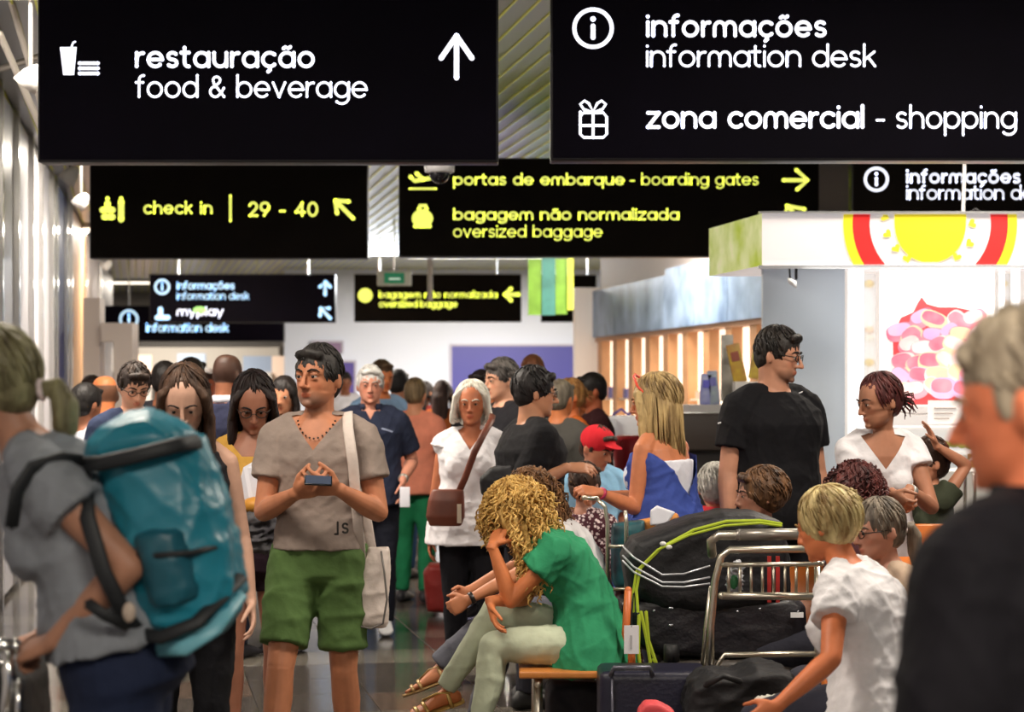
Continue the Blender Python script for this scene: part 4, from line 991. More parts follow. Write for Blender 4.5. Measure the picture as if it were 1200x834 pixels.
# ---- the queue further back: px, Y, height, sex, yaw, hair, shirt, trousers, skin, label, extras
Q = [
 (98, 12.0, 1.64, 'm', 150, ('short', '14100f'), 'cfd3dc', '22242c', SKD, 'dark-haired person in a white collar at the far left edge of the crowd', {}),
 (124, 12.9, 1.70, 'm', -150, ('bald', '4a3a30'), 'b9b6c4', '22242c', SKO, 'balding man behind the dark-haired person at the far left', {}),
 (155, 11.4, 1.76, 'm', 20, ('short', '1c1412', '3a2a20'), '2b3550', '22242c', SKP, 'young man with glasses and swept dark hair above the teal backpack', dict(glasses=True, vox=.0075, head=(5, 22, 0))),
 (192, 13.6, 1.80, 'm', 165, ('short', '16110f'), '2a2a30', '22242c', SKD, 'dark-haired person between the young man in glasses and the brown-haired woman', {}),
 (222, 15.0, 1.85, 'm', 140, ('short', '17120f'), 'e4e4ea', '22242c', SK, 'man in a white shirt seen from behind over the brown-haired woman', {}),
 (244, 18.0, 1.80, 'm', 0, ('short', '3a2218'), '7a4a34', '22242c', 'b8603e', 'small flushed face between the white shirt and the dark suit', {}),
 (264, 12.3, 1.83, 'm', 155, ('buzz', '1d1715'), '20233a', '1c1e2c', SKD, 'man in a dark navy suit with a white collar seen from behind', dict(vox=.0075, sl=1.9, col='e8e8f0')),
 (334, 12.6, 1.70, 'f', -10, ('long', '1a1210'), '6a5a60', '22242c', SK, 'long-haired woman just behind the ear of the man in the taupe shirt', {}),
 (404, 26.0, 1.86, 'm', 10, ('short', '17120f'), 'e8e8f2', '4a4a5c', SKD, 'tiny figure in a white shirt before the purple door', {}),
 (446, 16.0, 1.85, 'm', 30, ('short', '4a3826'), '8fb2d8', '3a5c86', SKO, 'tallest head behind the white-haired man, light blue shirt', {}),
 (466, 17.6, 1.79, 'm', 160, ('short', '1d1a1a'), '1f3f46', '34567e', SK, 'man in dark teal shirt and blue jeans behind the navy polo shirt', {}),
 (486, 15.6, 1.70, 'm', 165, ('short', '5a4630', '8a7454'), 'e08a70', '1f7a50', SK, 'person in salmon shirt and green trousers seen from behind', {}),
 (518, 18.6, 1.71, 'f', 170, ('long', '2a1a16', '4a3028'), 'c86a34', '3a2a2a', SKD, 'woman with long dark brown hair in orange, left of the white-haired woman', {}),
 (566, 14.4, 1.75, 'm', -30, ('short', '201614'), '141218', '22242c', SKO, 'orange face behind the right side of the white-haired woman', {}),
 (592, 12.6, 1.80, 'm', -62, ('short', '2a2624', '6a6460'), '1c1b20', '22242c', SKP, 'dark grey haired man in a black polo shirt facing left', dict(vox=.0075)),
 (624, 15.4, 1.88, 'm', 170, ('short', '6a4028'), '3a3032', '22242c', SKO, 'brown head standing behind the heavy man in black with glasses', {}),
 (655, 13.2, 1.67, 'm', 150, ('short', '6a5e50', '8a8070'), '4c4a46', '22242c', SKO, 'man in a dark grey-green shirt right of the heavy man in black', {}),
 (671, 14.0, 1.69, 'f', -70, ('bun', 'a06a38', 'c89458'), 'd06a2c', 'a0522c', 'd87a48', 'woman in orange with fair tied-up hair facing left', dict(vox=.0075)),
 (697, 14.6, 1.73, 'm', -80, ('short', '15100f'), '3a1c20', '22242c', 'b0603e', 'dark-haired person in maroon at the right end of the queue', {}),
 (108, 15.6, 1.72, 'm', 0, ('short', '2a1c16'), '8a5a40', '22242c', SKO, 'face half hidden behind the balding man at far left', {}),
 (497, 22.0, 1.72, 'f', 150, ('long', '241a18'), '9a3a34', '22242c', SK, 'distant woman with dark hair between the salmon shirt and the orange top', {}),
 (578, 20.0, 1.76, 'm', 30, ('short', '241a18'), '2f3348', '22242c', SKO, 'distant man glimpsed over the shoulder of the man in black polo', {}),
 (684, 18.5, 1.66, 'f', 10, ('long', '3a241a'), 'c8602c', '22242c', SKO, 'distant woman in orange beside the shop front post', {}),
]
for i, (px, Y, H, sx, yw, hr, c1, c2, sk, lab, ex) in enumerate(Q):
    person(lab, px, Y, H, sx, yw, g=ex.get('g', 1.03), vox=ex.get('vox', .0105), skin=sk, hair=hr, seed=40+i, glasses=ex.get('glasses', False), head=ex.get('head', (0, 4, 0)),
           top=dict(col=c1, sleeve=ex.get('sl', .7 if sx == 'm' else .4), hem=-.09, collar=ex.get('col'), name='shirt'), bottom=dict(col=c2), shoes='26242a', group='people queueing in the hall')
# ------------------------------------------------------------------ sweets kiosk (front plane at 12.4 m, square to the view)
KY = 12.4
def K(px, py, d=0): return P(px, py, KY)+V((0, d, 0))
kt = empty('sweets_kiosk', V((K(893, 0).x, KY, 0)), 0, 'bright white sweets kiosk with lit roof band and backlit candy picture', 'kiosk')
ko = kt.location
def kobj(a, name, m, lab=None, smooth=False):
    o = a.obj(name, m, kt, lab, smooth); o.location = -ko; return o
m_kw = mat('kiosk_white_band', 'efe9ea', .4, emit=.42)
m_kg = mat('kiosk_grey_panel', 'aab3bd', .45)
m_kwh = mat('kiosk_white_gloss', 'f2f2f4', .2)
z0, z1 = K(0, 311).z, K(0, 250).z
xl, xr = K(893, 0).x, K(1330, 0).x
bk = 1.15; off = .183*bk
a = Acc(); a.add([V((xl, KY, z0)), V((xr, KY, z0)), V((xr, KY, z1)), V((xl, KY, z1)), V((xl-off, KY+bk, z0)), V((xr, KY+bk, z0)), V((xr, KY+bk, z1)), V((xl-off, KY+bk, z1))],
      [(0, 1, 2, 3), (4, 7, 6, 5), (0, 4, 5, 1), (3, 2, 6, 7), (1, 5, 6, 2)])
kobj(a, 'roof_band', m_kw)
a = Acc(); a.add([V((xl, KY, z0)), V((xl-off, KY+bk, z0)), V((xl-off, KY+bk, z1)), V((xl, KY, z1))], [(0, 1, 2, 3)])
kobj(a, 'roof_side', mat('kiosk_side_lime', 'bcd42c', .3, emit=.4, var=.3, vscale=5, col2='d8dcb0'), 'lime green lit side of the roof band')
a = Acc().box((xl-.02, KY-.015, z0-.02), (xr, KY+.03, z0)).box((xl-.02, KY-.015, z1), (xr, KY+.03, z1+.012)); kobj(a, 'roof_trim', mat('kiosk_trim', 'cfd0d2', .25, .6))
# emblem on the band: yellow and red rings around a white disc with a yellow heart blob and small hearts
cx, cy = 1090, 262
def ring(r0, r1, d, m, name):
    n = 26; ys = [251+59*i/n for i in range(n+1)]
    for s in (-1, 1):
        a = Acc()
        for i in range(n):
            q = []
            for y, r in ((ys[i], r1), (ys[i], r0), (ys[i+1], r0), (ys[i+1], r1)):
                dx = math.sqrt(max(0, r*r-(y-cy)**2)) if r > abs(y-cy) else 0; q.append(K(cx+s*dx, y, -d))
            a.add(q if s < 0 else q[::-1], [(3, 2, 1, 0)])
        kobj(a, name, m)
m_ky = mat('kiosk_yellow', 'ecd92e', .4, emit=.55); m_kr = mat('kiosk_red', 'e8302f', .4, emit=.5)
ring(91, 102, .003, m_ky, 'yellow_ring'); ring(71, 91, .004, m_kr, 'red_ring')
a = Acc(); n = 22; pts = []
for i in range(n+1):
    y = 251+56*i/n; t = (y-251)/56
    hwid = 42*math.sqrt(max(0, 1-max(0, (t-.12)/.90)**2.3)); pts.append((y, hwid))
a.add([K(cx-h_, y, -.005) for y, h_ in pts]+[K(cx+h_, y, -.005) for y, h_ in pts], [(i+1, n+1+i+1, n+1+i, i) for i in range(n)])
kobj(a, 'yellow_heart', m_ky)
for (hx, hy, rt) in ((1040, 274, .9), (1050, 291, .6), (1063, 303, .2), (1139, 262, -1.2), (1136, 285, -.9), (1121, 301, -.4), (1037, 254, 1.2)):
    a = Acc(); q = []
    for i in range(24):
        t = 2*PI*i/24; x = 16*math.sin(t)**3; y = 13*math.cos(t)-5*math.cos(2*t)-2*math.cos(3*t)-math.cos(4*t)
        x, y = x*math.cos(rt)-y*math.sin(rt), x*math.sin(rt)+y*math.cos(rt); q.append(K(hx+x*.34, max(251.5, min(310, hy-y*.34)), -.005))
    a.add(q, [tuple(range(23, -1, -1))]); kobj(a, 'small_heart', mat('kiosk_heart', 'dfd23a', .4, emit=.45))
# grey side panel, white posts, inside walls
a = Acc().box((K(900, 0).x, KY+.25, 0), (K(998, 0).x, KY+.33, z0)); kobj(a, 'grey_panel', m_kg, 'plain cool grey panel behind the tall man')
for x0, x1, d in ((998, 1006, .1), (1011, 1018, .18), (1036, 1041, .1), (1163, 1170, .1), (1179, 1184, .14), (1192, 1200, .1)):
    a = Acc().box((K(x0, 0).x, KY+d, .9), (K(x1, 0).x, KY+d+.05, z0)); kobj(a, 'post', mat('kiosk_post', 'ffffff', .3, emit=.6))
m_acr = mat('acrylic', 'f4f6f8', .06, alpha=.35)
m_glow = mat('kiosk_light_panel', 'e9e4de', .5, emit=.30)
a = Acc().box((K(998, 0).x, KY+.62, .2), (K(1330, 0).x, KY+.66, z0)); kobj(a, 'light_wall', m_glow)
for x, ys in ((1027, (330, 385, 395, 424, 462)), (1187, (330, 352, 424))):
    a = Acc()
    for x_, y0_, y1_ in ((x, 318, 500),):
        p, q = K(x_, y1_, .25), K(x_, y0_, .25); a.tube([p, q], .045, n=16, rnd=False)
    kobj(a, 'dispenser_tube', m_acr, smooth=True)
    for j, y in enumerate(ys):
        a = Acc(); a.ball(K(x, y, .25), (.032, .03, .026), n=10, m=7); kobj(a, 'sweet', mat('sweet_%d' % (j % 3), ('e6c23a', 'dfae6a', 'e9e0c8')[j % 3], .4), smooth=True)
# framed backlit picture: flat print of piled pink, white and yellow sweets with a bowl rim line
def candy(name, c0, c1):
    m = bpy.data.materials.new(name); m.use_nodes = True; nt = m.node_tree; b = nt.nodes['Principled BSDF']
    tc = nt.nodes.new('ShaderNodeTexCoord'); n = nt.nodes.new('ShaderNodeTexNoise'); n.inputs['Scale'].default_value = 7; nt.links.new(tc.outputs['Object'], n.inputs[0])
    r = nt.nodes.new('ShaderNodeValToRGB'); r.color_ramp.elements[0].position = .38; r.color_ramp.elements[1].position = .62
    r.color_ramp.elements[0].color = lin(c0)+(1,); r.color_ramp.elements[1].color = lin(c1)+(1,)
    nt.links.new(n.outputs[0], r.inputs[0]); nt.links.new(r.outputs[0], b.inputs['Base Color']); nt.links.new(r.outputs[0], b.inputs['Emission Color']); b.inputs['Emission Strength'].default_value = .28
    return m
CM = [candy('print_pink', 'ee6c84', 'f792a2'), candy('print_rose', 'f79aa8', 'ee7288'), candy('print_cream', 'f6dcae', 'f8c0a8'), candy('print_lilac', 'eeb4cc', 'd8a8d8'), candy('print_white', 'f6e4dc', 'f4c4c4')]
a = Acc().box((K(1041, 0).x, KY+.18, K(0, 476).z), (K(1164, 0).x, KY+.24, K(0, 314).z)); kobj(a, 'picture_panel', mat('picture_light', 'f6ece6', .4, emit=.45), 'backlit picture of pink and white sweets')
def kd(x, y, d): return P(x, y, KY+.18-d)
a = Acc(); q = [(1046, 392), (1056, 372), (1070, 366), (1076, 354), (1080, 348), (1086, 356), (1100, 360), (1120, 360), (1140, 364), (1158, 376), (1163, 400), (1163, 474), (1048, 474)]
a.add([kd(x, y, .002) for x, y in q], [tuple(range(len(q)-1, -1, -1))]); kobj(a, 'print_ground', mat('print_coral', 'e8484c', .4, emit=.45))
rn = random.Random(4); blobs = []
for yy in (376, 392, 408, 425, 441, 457):
    for xx in range(1054, 1160, 19):
        blobs.append((xx+rn.uniform(-6, 6)+(9 if (yy//16) % 2 else 0), yy+rn.uniform(-4, 4)))
for i, (x, y) in enumerate(blobs):
    if y < 384 and (x < 1068 or x > 1150): continue
    x = min(x, 1151); x = max(x, 1056)
    rot = rn.uniform(-.9, .9); ra, rb = rn.uniform(14, 18), rn.uniform(10, 13); q1 = []; q2 = []
    for j in range(18):
        t = 2*PI*j/18; c, s_ = math.cos(t), math.sin(t); u = ra*math.copysign(abs(c)**.75, c); v_ = rb*math.copysign(abs(s_)**.75, s_)
        X_, Y_ = u*math.cos(rot)-v_*math.sin(rot), u*math.sin(rot)+v_*math.cos(rot)
        q1.append(kd(min(1163, x+X_), y+Y_, .004+.0006*i)); q2.append(kd(min(1163, x-2+X_*.78), y-3+Y_*.66, .0043+.0006*i))
    a = Acc(); a.add(q1, [tuple(range(17, -1, -1))]); a.add(q2, [tuple(range(17, -1, -1))], 1)
    k_ = rn.randrange(5); kobj(a, 'printed_sweet', [CM[k_], CM[(k_+2+rn.randrange(2)) % 5]])
a = Acc(); a.tube([kd(1047+i*6.4, 486-18*((i-2)/9)**2*(-1 if 0 else 1)+(-8), .035) if 0 else kd(1046+i*6.4, 489-abs(i-5)*.3-(max(0, i-6))**2*.22-(max(0, 4-i))**2*.3-4, .036) for i in range(19)], .005, n=6)
kobj(a, 'bowl_rim_print', mat('rim_print', '6a6460', .4))
# price card, goods, shelves, counter, side rail
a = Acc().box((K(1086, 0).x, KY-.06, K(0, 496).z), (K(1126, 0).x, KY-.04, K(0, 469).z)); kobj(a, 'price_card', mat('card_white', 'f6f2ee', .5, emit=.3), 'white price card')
for i, yy in enumerate((478, 484, 490)):
    a = Acc().box((K(1092, 0).x, KY-.064, K(0, yy+.8).z), (K(1118-4*i, 0).x, KY-.06, K(0, yy-.8).z)); kobj(a, 'price_card_line', mat('card_ink', 'b8aca8', .5))
for yy, c in ((500, 'f2f0ec'), (528, 'e8e6e2'), (548, 'f2f0ec')):
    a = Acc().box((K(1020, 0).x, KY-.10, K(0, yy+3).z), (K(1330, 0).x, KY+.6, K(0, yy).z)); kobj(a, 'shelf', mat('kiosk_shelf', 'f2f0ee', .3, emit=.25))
for i in range(16):
    a = Acc(); a.ball(K(1060+9.5*i, 519+(i*7 % 3), -.02), (.03, .03, .025), n=8, m=6); kobj(a, 'green_sweet', mat('green_sweet_%d' % (i % 2), ('8fbf4a', 'b6d86a')[i % 2], .5), smooth=True)
for i in range(12):
    a = Acc(); a.box((K(1052+12*i, 0).x, KY-.04, K(0, 547).z), (K(1060+12*i, 0).x, KY+.05, K(0, 535-(i*5 % 4)).z)); kobj(a, 'sweet_box', mat('sweet_box_%d' % (i % 3), ('e8e4dc', 'd8b04a', 'cfd8e0')[i % 3], .5))
a = Acc().box((K(1020, 0).x, KY-.14, 0), (K(1330, 0).x, KY-.10, K(0, 551).z)); kobj(a, 'counter_front', mat('kiosk_counter', 'dcdad6', .35))
for d in (0, 7):
    a = Acc(); a.tube([K(1118+d*1.6, 620, -.3), K(1118+d*1.6, 545+d, -.3), K(1128+d*1.6, 534+d, -.3), K(1200, 534+d, -.3)], .012, n=8); kobj(a, 'guard_rail', m_chrome, smooth=True)
# two little fixtures: spotlight bracket below the band, wiring above
t = empty('bracket_lamp', K(933, 330), 0, 'small black spotlight on a bracket under the kiosk roof corner', 'lamp')
a = Acc(); a.tube([V((-.05, 0, .085)), V((.06, 0, .085))], .008, n=6); a.tube([V((.0, 0, .085)), V((0, 0, .02))], .009, n=6); a.tube([V((-.04, 0, .08)), V((-.035, 0, .0))], .006, n=6)
a.obj('bracket', mat('black_metal', '131316', .4, .5), t, smooth=True)
a = Acc(); a.loft([(V((-.05+x, 0, .01-x*.55)), V((.0, .0, r)), V((0, r, 0))) for x, r in ((0, .014), (.02, .02), (.05, .022))], 12); a.obj('lamp_head', mat('lamp_white', 'dcdcdc', .4), t, smooth=True)
t = empty('aerial_pole', K(1150, 249, .5), 0, 'thin grey pole rising from the kiosk roof across the information sign', 'pole')
a = Acc().tube([V((0, 0, 0)), V((.03, 0, CEIL-t.location.z))], .013, n=8); a.obj('pole', m_chrome, t, smooth=True)
a = Acc().tube([V((0, 0, .02)), V((.08, 0, .07)), V((.16, -.02, .0))], .006, n=6); a.obj('cable', mat('black_metal'), t)
area('kiosk_inner_light', (K(1100, 0).x, KY-.25, z0-.06), (1.6, .25), 9, (1, .97, .92), (.35, 0, 0))

# ------------------------------------------------------------------ shop with lit shelves along the right side of the hall
A0, A1 = V((1.14, 27.5, 0)), V((2.52, 20.0, 0))
sd = (A1-A0).normalized(); sn = V((sd.y, -sd.x, 0)); SL = (A1-A0).length
if sn.x > 0: sn = -sn
st_ = empty('lit_shelf_shop', A0, 0, 'shop front with glowing white shelves between tan wooden fins', 'shop')
sang = math.atan2(sd.y, sd.x)
st_.rotation_euler = (0, 0, sang)      # local +x runs towards the viewer, local y across
ys_ = -1 if (Matrix.Rotation(sang, 3, 'Z') @ V((0, 1, 0))).dot(sn) < 0 else 1
def sbox(x0, x1, d0, d1, z0_, z1_, m, name, lab=None):
    lo = min(ys_*d0, ys_*d1); hi = max(ys_*d0, ys_*d1)
    return Acc().box((x0, lo, z0_), (x1, hi, z1_)).obj(name, m, st_, lab)
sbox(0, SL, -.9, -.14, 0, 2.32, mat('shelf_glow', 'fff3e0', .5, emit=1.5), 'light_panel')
sbox(0, SL, -.9, .02, 2.27, 2.33, mat('fascia_under', 'b88a6a', .5), 'fascia_base')
m_gl = mat('fascia_glass', '5f82b4', .35, .0, var=.35, vscale=2.2, col2='a4bfe4', spec=.3)
nf = 6
for i in range(nf):
    sbox(SL*i/nf+.01, SL*(i+1)/nf-.01, .0, .06, 2.33, (2.95 if i < 3 else 3.02), m_gl, 'glass_panel')
sbox(0, SL, -.9, -.05, 2.33, CEIL, mat('upper_wall_warm', 'a59c9a', .6), 'upper_wall')
m_fin = mat('fin_wood', 'c08d62', .5, var=.15, vscale=4); 
for i in range(9):
    x = .05+i*(SL-.3)/8.5; sbox(x, x+.24, -.12, .0, 0, 2.27, m_fin, 'wooden_fin')
for i in range(8):
    x = .05+i*(SL-.3)/8.5+.26; w_ = (SL-.3)/8.5-.28
    for j, z in enumerate((.8, 1.5)):
        sbox(x, x+w_, -.14, -.02, z, z+.02, mat('shop_shelf', 'efe0cc', .5), 'shelf')
        rr = random.Random(i*7+j)
        c = ('e8d8d0', '6a6ab0', 'd8b8a8', 'c8d8e0', 'e0a040')[rr.randrange(5)]
        h = rr.uniform(.08, .2); sbox(x+w_*.2, x+w_*.55, -.12, -.05, z+.02, z+.02+h, mat('shop_goods_'+c, c, .5), 'goods_box')
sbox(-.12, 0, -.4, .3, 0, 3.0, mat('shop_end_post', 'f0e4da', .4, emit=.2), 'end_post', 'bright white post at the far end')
# shop counters and goods nearer the viewer, between post and tall man
t = empty('white_post', P(714, 0, 15.5)*1, 0, 'slim white post behind the long-haired blond woman', 'post'); t.location.z = 0
Acc().box((-.05, 0, 0), (.05, .1, P(0, 490, 15.5).z)).obj('post', mat('post_white', 'dfe3ea', .4), t)
t = empty('white_display_box', P(732, 0, 15.6), 0, 'white display box on a stand left of the blond woman', 'display'); t.location.z = 0
zb, zt_ = P(0, 521, 15.6).z, P(0, 487, 15.6).z
rounded(Acc().box((-.11, 0, zb), (.13, .3, zt_)), 'display_box', mat('display_white', 'eef0f6', .4), .02, t)
Acc().box((-.04, .1, 0), (.04, .2, zb)).obj('stand', mat('display_stand', 'b8b8be', .4), t)
a = Acc(); a.tube([V((-.08, .1, zt_+.01)), V((-.02, .1, zt_+.05)), V((.03, .1, zt_+.01)), V((.09, .1, zt_+.04))], .012, n=6); a.obj('ribbon_bow', mat('bow_purple', '6a5aa8', .5), t, smooth=True)
t = empty('red_bin', P(742, 532, 15.2), 0, 'small red bin just left of the blond woman', 'bin'); t.location.z = 0
a = Acc(); zz = P(0, 510, 15.2).z; a.loft([(V((0, 0, z)), V((r, 0, 0)), V((0, r, 0))) for z, r in ((0, .1), (zz-.2, .14), (zz-.04, .17), (zz, .12))], 18); a.obj('bin_body', mat('bin_red', 'c02a36', .4), t, smooth=True)
cy_ = 14.0
t = empty('dark_counter', P(845, 0, cy_), 0, 'dark brown counter top behind the tall man in black', 'counter'); t.location.z = 0
zc = P(0, 484, cy_).z
rounded(Acc().box((-.28, 0, zc-.26), (.34, .6, zc)), 'counter_top', mat('counter_dark', '3a332e', .4), .02, t)
Acc().box((-.22, .1, 0), (.3, .55, zc-.26)).obj('counter_base', mat('counter_base', '2a2624', .5), t)
def booklet(px, py, w_, h_, c, cc, tilt, lab, Y=15.1):
    p = P(px, py, Y); t = empty('magazine', p, 0, lab, 'magazine', 'bright packets on the shop stand'); t.rotation_euler = (0, tilt, 0)
    s = Y/F; rounded(Acc().box((-w_*s/2, -.015, 0), (w_*s/2, .015, h_*s)), 'cover', mat('cover_'+c, c, .4, var=.25, vscale=8, col2=cc), .005, t)
    Acc().box((-w_*s*.3, -.02, h_*s*.55), (w_*s*.3, -.015, h_*s*.8)).obj('title_band', mat('cover_'+cc, cc, .4), t)
booklet(868, 448, 16, 46, 'e2c83a', '8a4a3a', -.22, 'yellow packet leaning left beside the tall man')
booklet(884, 444, 15, 42, 'f0dc5a', '7a3a30', .18, 'yellow packet leaning right beside the tall man')
booklet(852, 470, 14, 78, 'e8e4da', '8d8a84', .0, 'tall pale board behind the yellow packets', 15.3)
booklet(826, 474, 13, 36, 'c8d0e8', '5a5ab8', .05, 'pale blue packet standing left of the yellow ones')
booklet(838, 474, 12, 40, 'b8ccbc', '6a6aa8', -.1, 'pale green packet standing left of the yellow ones')
t = empty('display_stand', P(855, 0, 15.2), 0, 'white stand carrying the bright packets', 'stand'); t.location.z = 0
Acc().box((-.32, -.3, 0), (.3, .3, P(0, 474, 15.1).z)).obj('stand_body', mat('stand_white', 'd8d4d0', .5), t)
Acc().box((.02, -.2, P(0, 474, 15.1).z), (.26, .0, P(0, 447, 15.1).z)).obj('riser', mat('stand_white'), t)

# ------------------------------------------------------------------ bench, seats
m_beech = mat('beech_seat', 'c07a3c', .3, var=.18, vscale=3, stretch=(1, 6, 1))
m_steel = mat('brushed_steel', 'd6cfbf', .33, 1)
t = empty('wooden_bench', (P(672, 0, 8.6).x, 8.6, 0), 0, 'beech bench with steel legs under the two seated women', 'bench')
def bx(px, Y=8.6): return P(px, 0, Y).x-t.location.x
for i, (ya, yb) in enumerate(((-.26, -.03), (.0, .26), (.29, .52), (.55, .85))):
    rounded(Acc().box((bx(608), ya, .425), (bx(742), yb, .455)), 'slat', m_beech, .008, t)
for px in (630, 728):
    for yy in (-.15, .7):
        a = Acc(); a.tube([V((bx(px), yy, .42)), V((bx(px), yy, .02))], .019, n=12); a.obj('leg', m_steel, t, smooth=True)
for px in (630, 728):
    a = Acc(); a.tube([V((bx(px), -.22, .40)), V((bx(px), .8, .40))], .018, n=10); a.obj('rail', m_steel, t, smooth=True)
a = Acc(); a.tube([V((bx(737), -.2, .45)), V((bx(737), -.2, .52)), V((bx(730), -.2, .60)), V((bx(733), -.2, .78))], .016, n=10); a.obj('armrest', mat('armrest_orange', 'c86a34', .4), t, smooth=True)
def seat_row(px, Y, n, lab, z=.44, c='d9772c'):
    t = empty('orange_seat_row', (P(px, 0, Y).x, Y, 0), 0, lab, 'seat')
    for i in range(n):
        a = Acc(); x0 = i*.5
        a.tube([V((x0+.22, .02, z)), V((x0+.22, .4, z-.02)), V((x0+.22, .48, z+.1)), V((x0+.22, .52, z+.42))], [(.21, .012)]*4, n=14, flat=V((1, 0, 0)), rnd=False)
        a.obj('seat_shell', mat('seat_'+c, c, .35), t, smooth=True)
    Acc().box((0, .2, z-.08), (n*.5-.06, .26, z-.03)).obj('beam', m_steel, t)
    for x in (.1, n*.5-.2):
        a = Acc(); a.tube([V((x, .23, z-.05)), V((x, .23, .02))], .025, n=10); a.obj('leg', m_steel, t, smooth=True)
seat_row(815, 10.35, 1, 'orange seat under the white-haired person with a red collar', .38)
seat_row(872, 9.05, 1, 'orange seat under the brown-haired person', .38)
seat_row(1040, 8.35, 2, 'orange seats at right behind the woman in glasses', .46)
seat_row(985, 6.75, 2, 'orange seats under the blurred blond woman', .42)
seat_row(655, 10.8, 1, 'orange seat under the patterned dress', .40)
# upright orange boards seen right of the glasses woman
t = empty('seat_back_board', (P(1089, 0, 8.9).x, 8.9, 0), 0, 'orange seat back standing right of the woman in glasses', 'seat')
rounded(Acc().box((-.065, 0, .75), (.10, .03, P(0, 614, 8.9).z)), 'back_panel', mat('seat_d9772c'), .01, t)
a = Acc().box((-.01, .03, 0), (.03, .07, 1.0)); a.obj('post', m_steel, t)

# ------------------------------------------------------------------ luggage trolleys
def trolley(px0, px1, Y, yb, top_y, lab, n_bars=8, basket=(640, 700), low=765):
    t = empty('luggage_trolley', (P((px0+px1)/2, 0, Y).x, Y, 0), 0, lab, 'trolley')
    o = t.location.copy(); o.z = 0
    q = lambda px, py, d=0: P(px, py, Y)+V((0, d, 0))-o
    def tb(name, pts, r=.013, m=m_steel): a = Acc(); a.tube(pts, r, n=10); return a.obj(name, m, t, smooth=True)
    tb('frame', [q(px0-2, low+20), q(px0-2, 735), q(px0+3, 680), q(px0+10, 652), q(px0+20, 644), q(px1, 643)], .015)
    tb('frame', [q(px0-10, low+20, .04), q(px0-6, 735, .04), q(px0, 690, .04)], .012)
    tb('handle', [q(px0-2, 648, -.05), q(px0-4, 632, -.08), q(px0+4, 625, -.1), q(px1+4, 623, -.1)], .019)
    tb('handle_grip', [q(px0+28, 624.5, -.1), q(px1-20, 623.5, -.1)], .024, mat('grip_grey', '9a948c', .3, .6))
    tb('basket_rim', [q(px0+12, 661, -.03), q(px1, 660, -.03)], .010)
    tb('basket_rim', [q(px0+10, 697, -.03), q(px1, 698, -.03)], .016)
    for i in range(n_bars):
        x = px0+18+i*(px1-px0-22)/n_bars; tb('basket_bar', [q(x, 661, -.03), q(x, 697, -.03)], .006)
    tb('lower_bar', [q(px0+6, 800), q(px0+6, 778), q(px0+14, 767), q(px1, 766)], .012)
    tb('base_rail', [q(px0+4, 0, 0)*1-V((0, 0, q(px0+4, 0).z))+V((0, 0, .12)), V((q(px0+4, 0).x, .74, .12))], .02)
    tb('base_rail', [V((q(px1-6, 0).x, 0, .12)), V((q(px1-6, 0).x, .74, .12))], .02)
    tb('frame', [q(px0-2, low+20), V((q(px0-2, 0).x, 0, .12))], .015)
    tb('frame', [q(px1-4, 645), V((q(px1-4, 0).x, 0, .12))], .014)
    for x in (px0+4, px1-6):
        for y in (.02, .70):
            a = Acc(); a.loft([(V((q(x, 0).x+dx, y, .06)), V((0, r, 0)), V((0, 0, r))) for dx, r in ((-.018, .05), (-.014, .058), (.014, .058), (.018, .05))], 18); a.obj('wheel', mat('rubber', '17171a', .6), t, smooth=True)
    return t, q
tr, q_ = trolley(835, 962, 8.3, 0, 0, 'steel luggage trolley with a wire basket before the stacked cases')
# small clear bag and papers in the basket
t = empty('plastic_bag', P(861, 697, 8.36), 0, 'crumpled clear and white bag in the wire basket of the trolley', 'bag')
a = Acc(); a.ball((0, 0, .06), (.035, .02, .065), n=12, m=9); a.ball((.01, 0, .11), (.028, .02, .03), n=12, m=8); me = remesh(a, 'bag_body', .005, mat('clear_bag', 'c4c6cc', .15, alpha=.75), 1); folds(me, .02, 3, (.012, .03)); link('bag_body', me, t)
a = Acc(); a.ball((-.005, -.02, .055), (.018, .008, .03), n=10, m=7); a.obj('contents', mat('green_item', '3f8f5a', .5), t, smooth=True)
# red straps hanging by the basket
t = empty('red_strap', P(905, 700, 8.42), 0, 'pair of red straps hanging behind the trolley basket', 'strap')
for dx in (-.02, .015): Acc().box((dx, 0, -.02), (dx+.016, .006, .17)).obj('strap_band', mat('strap_red', 'b02a24', .6), t)

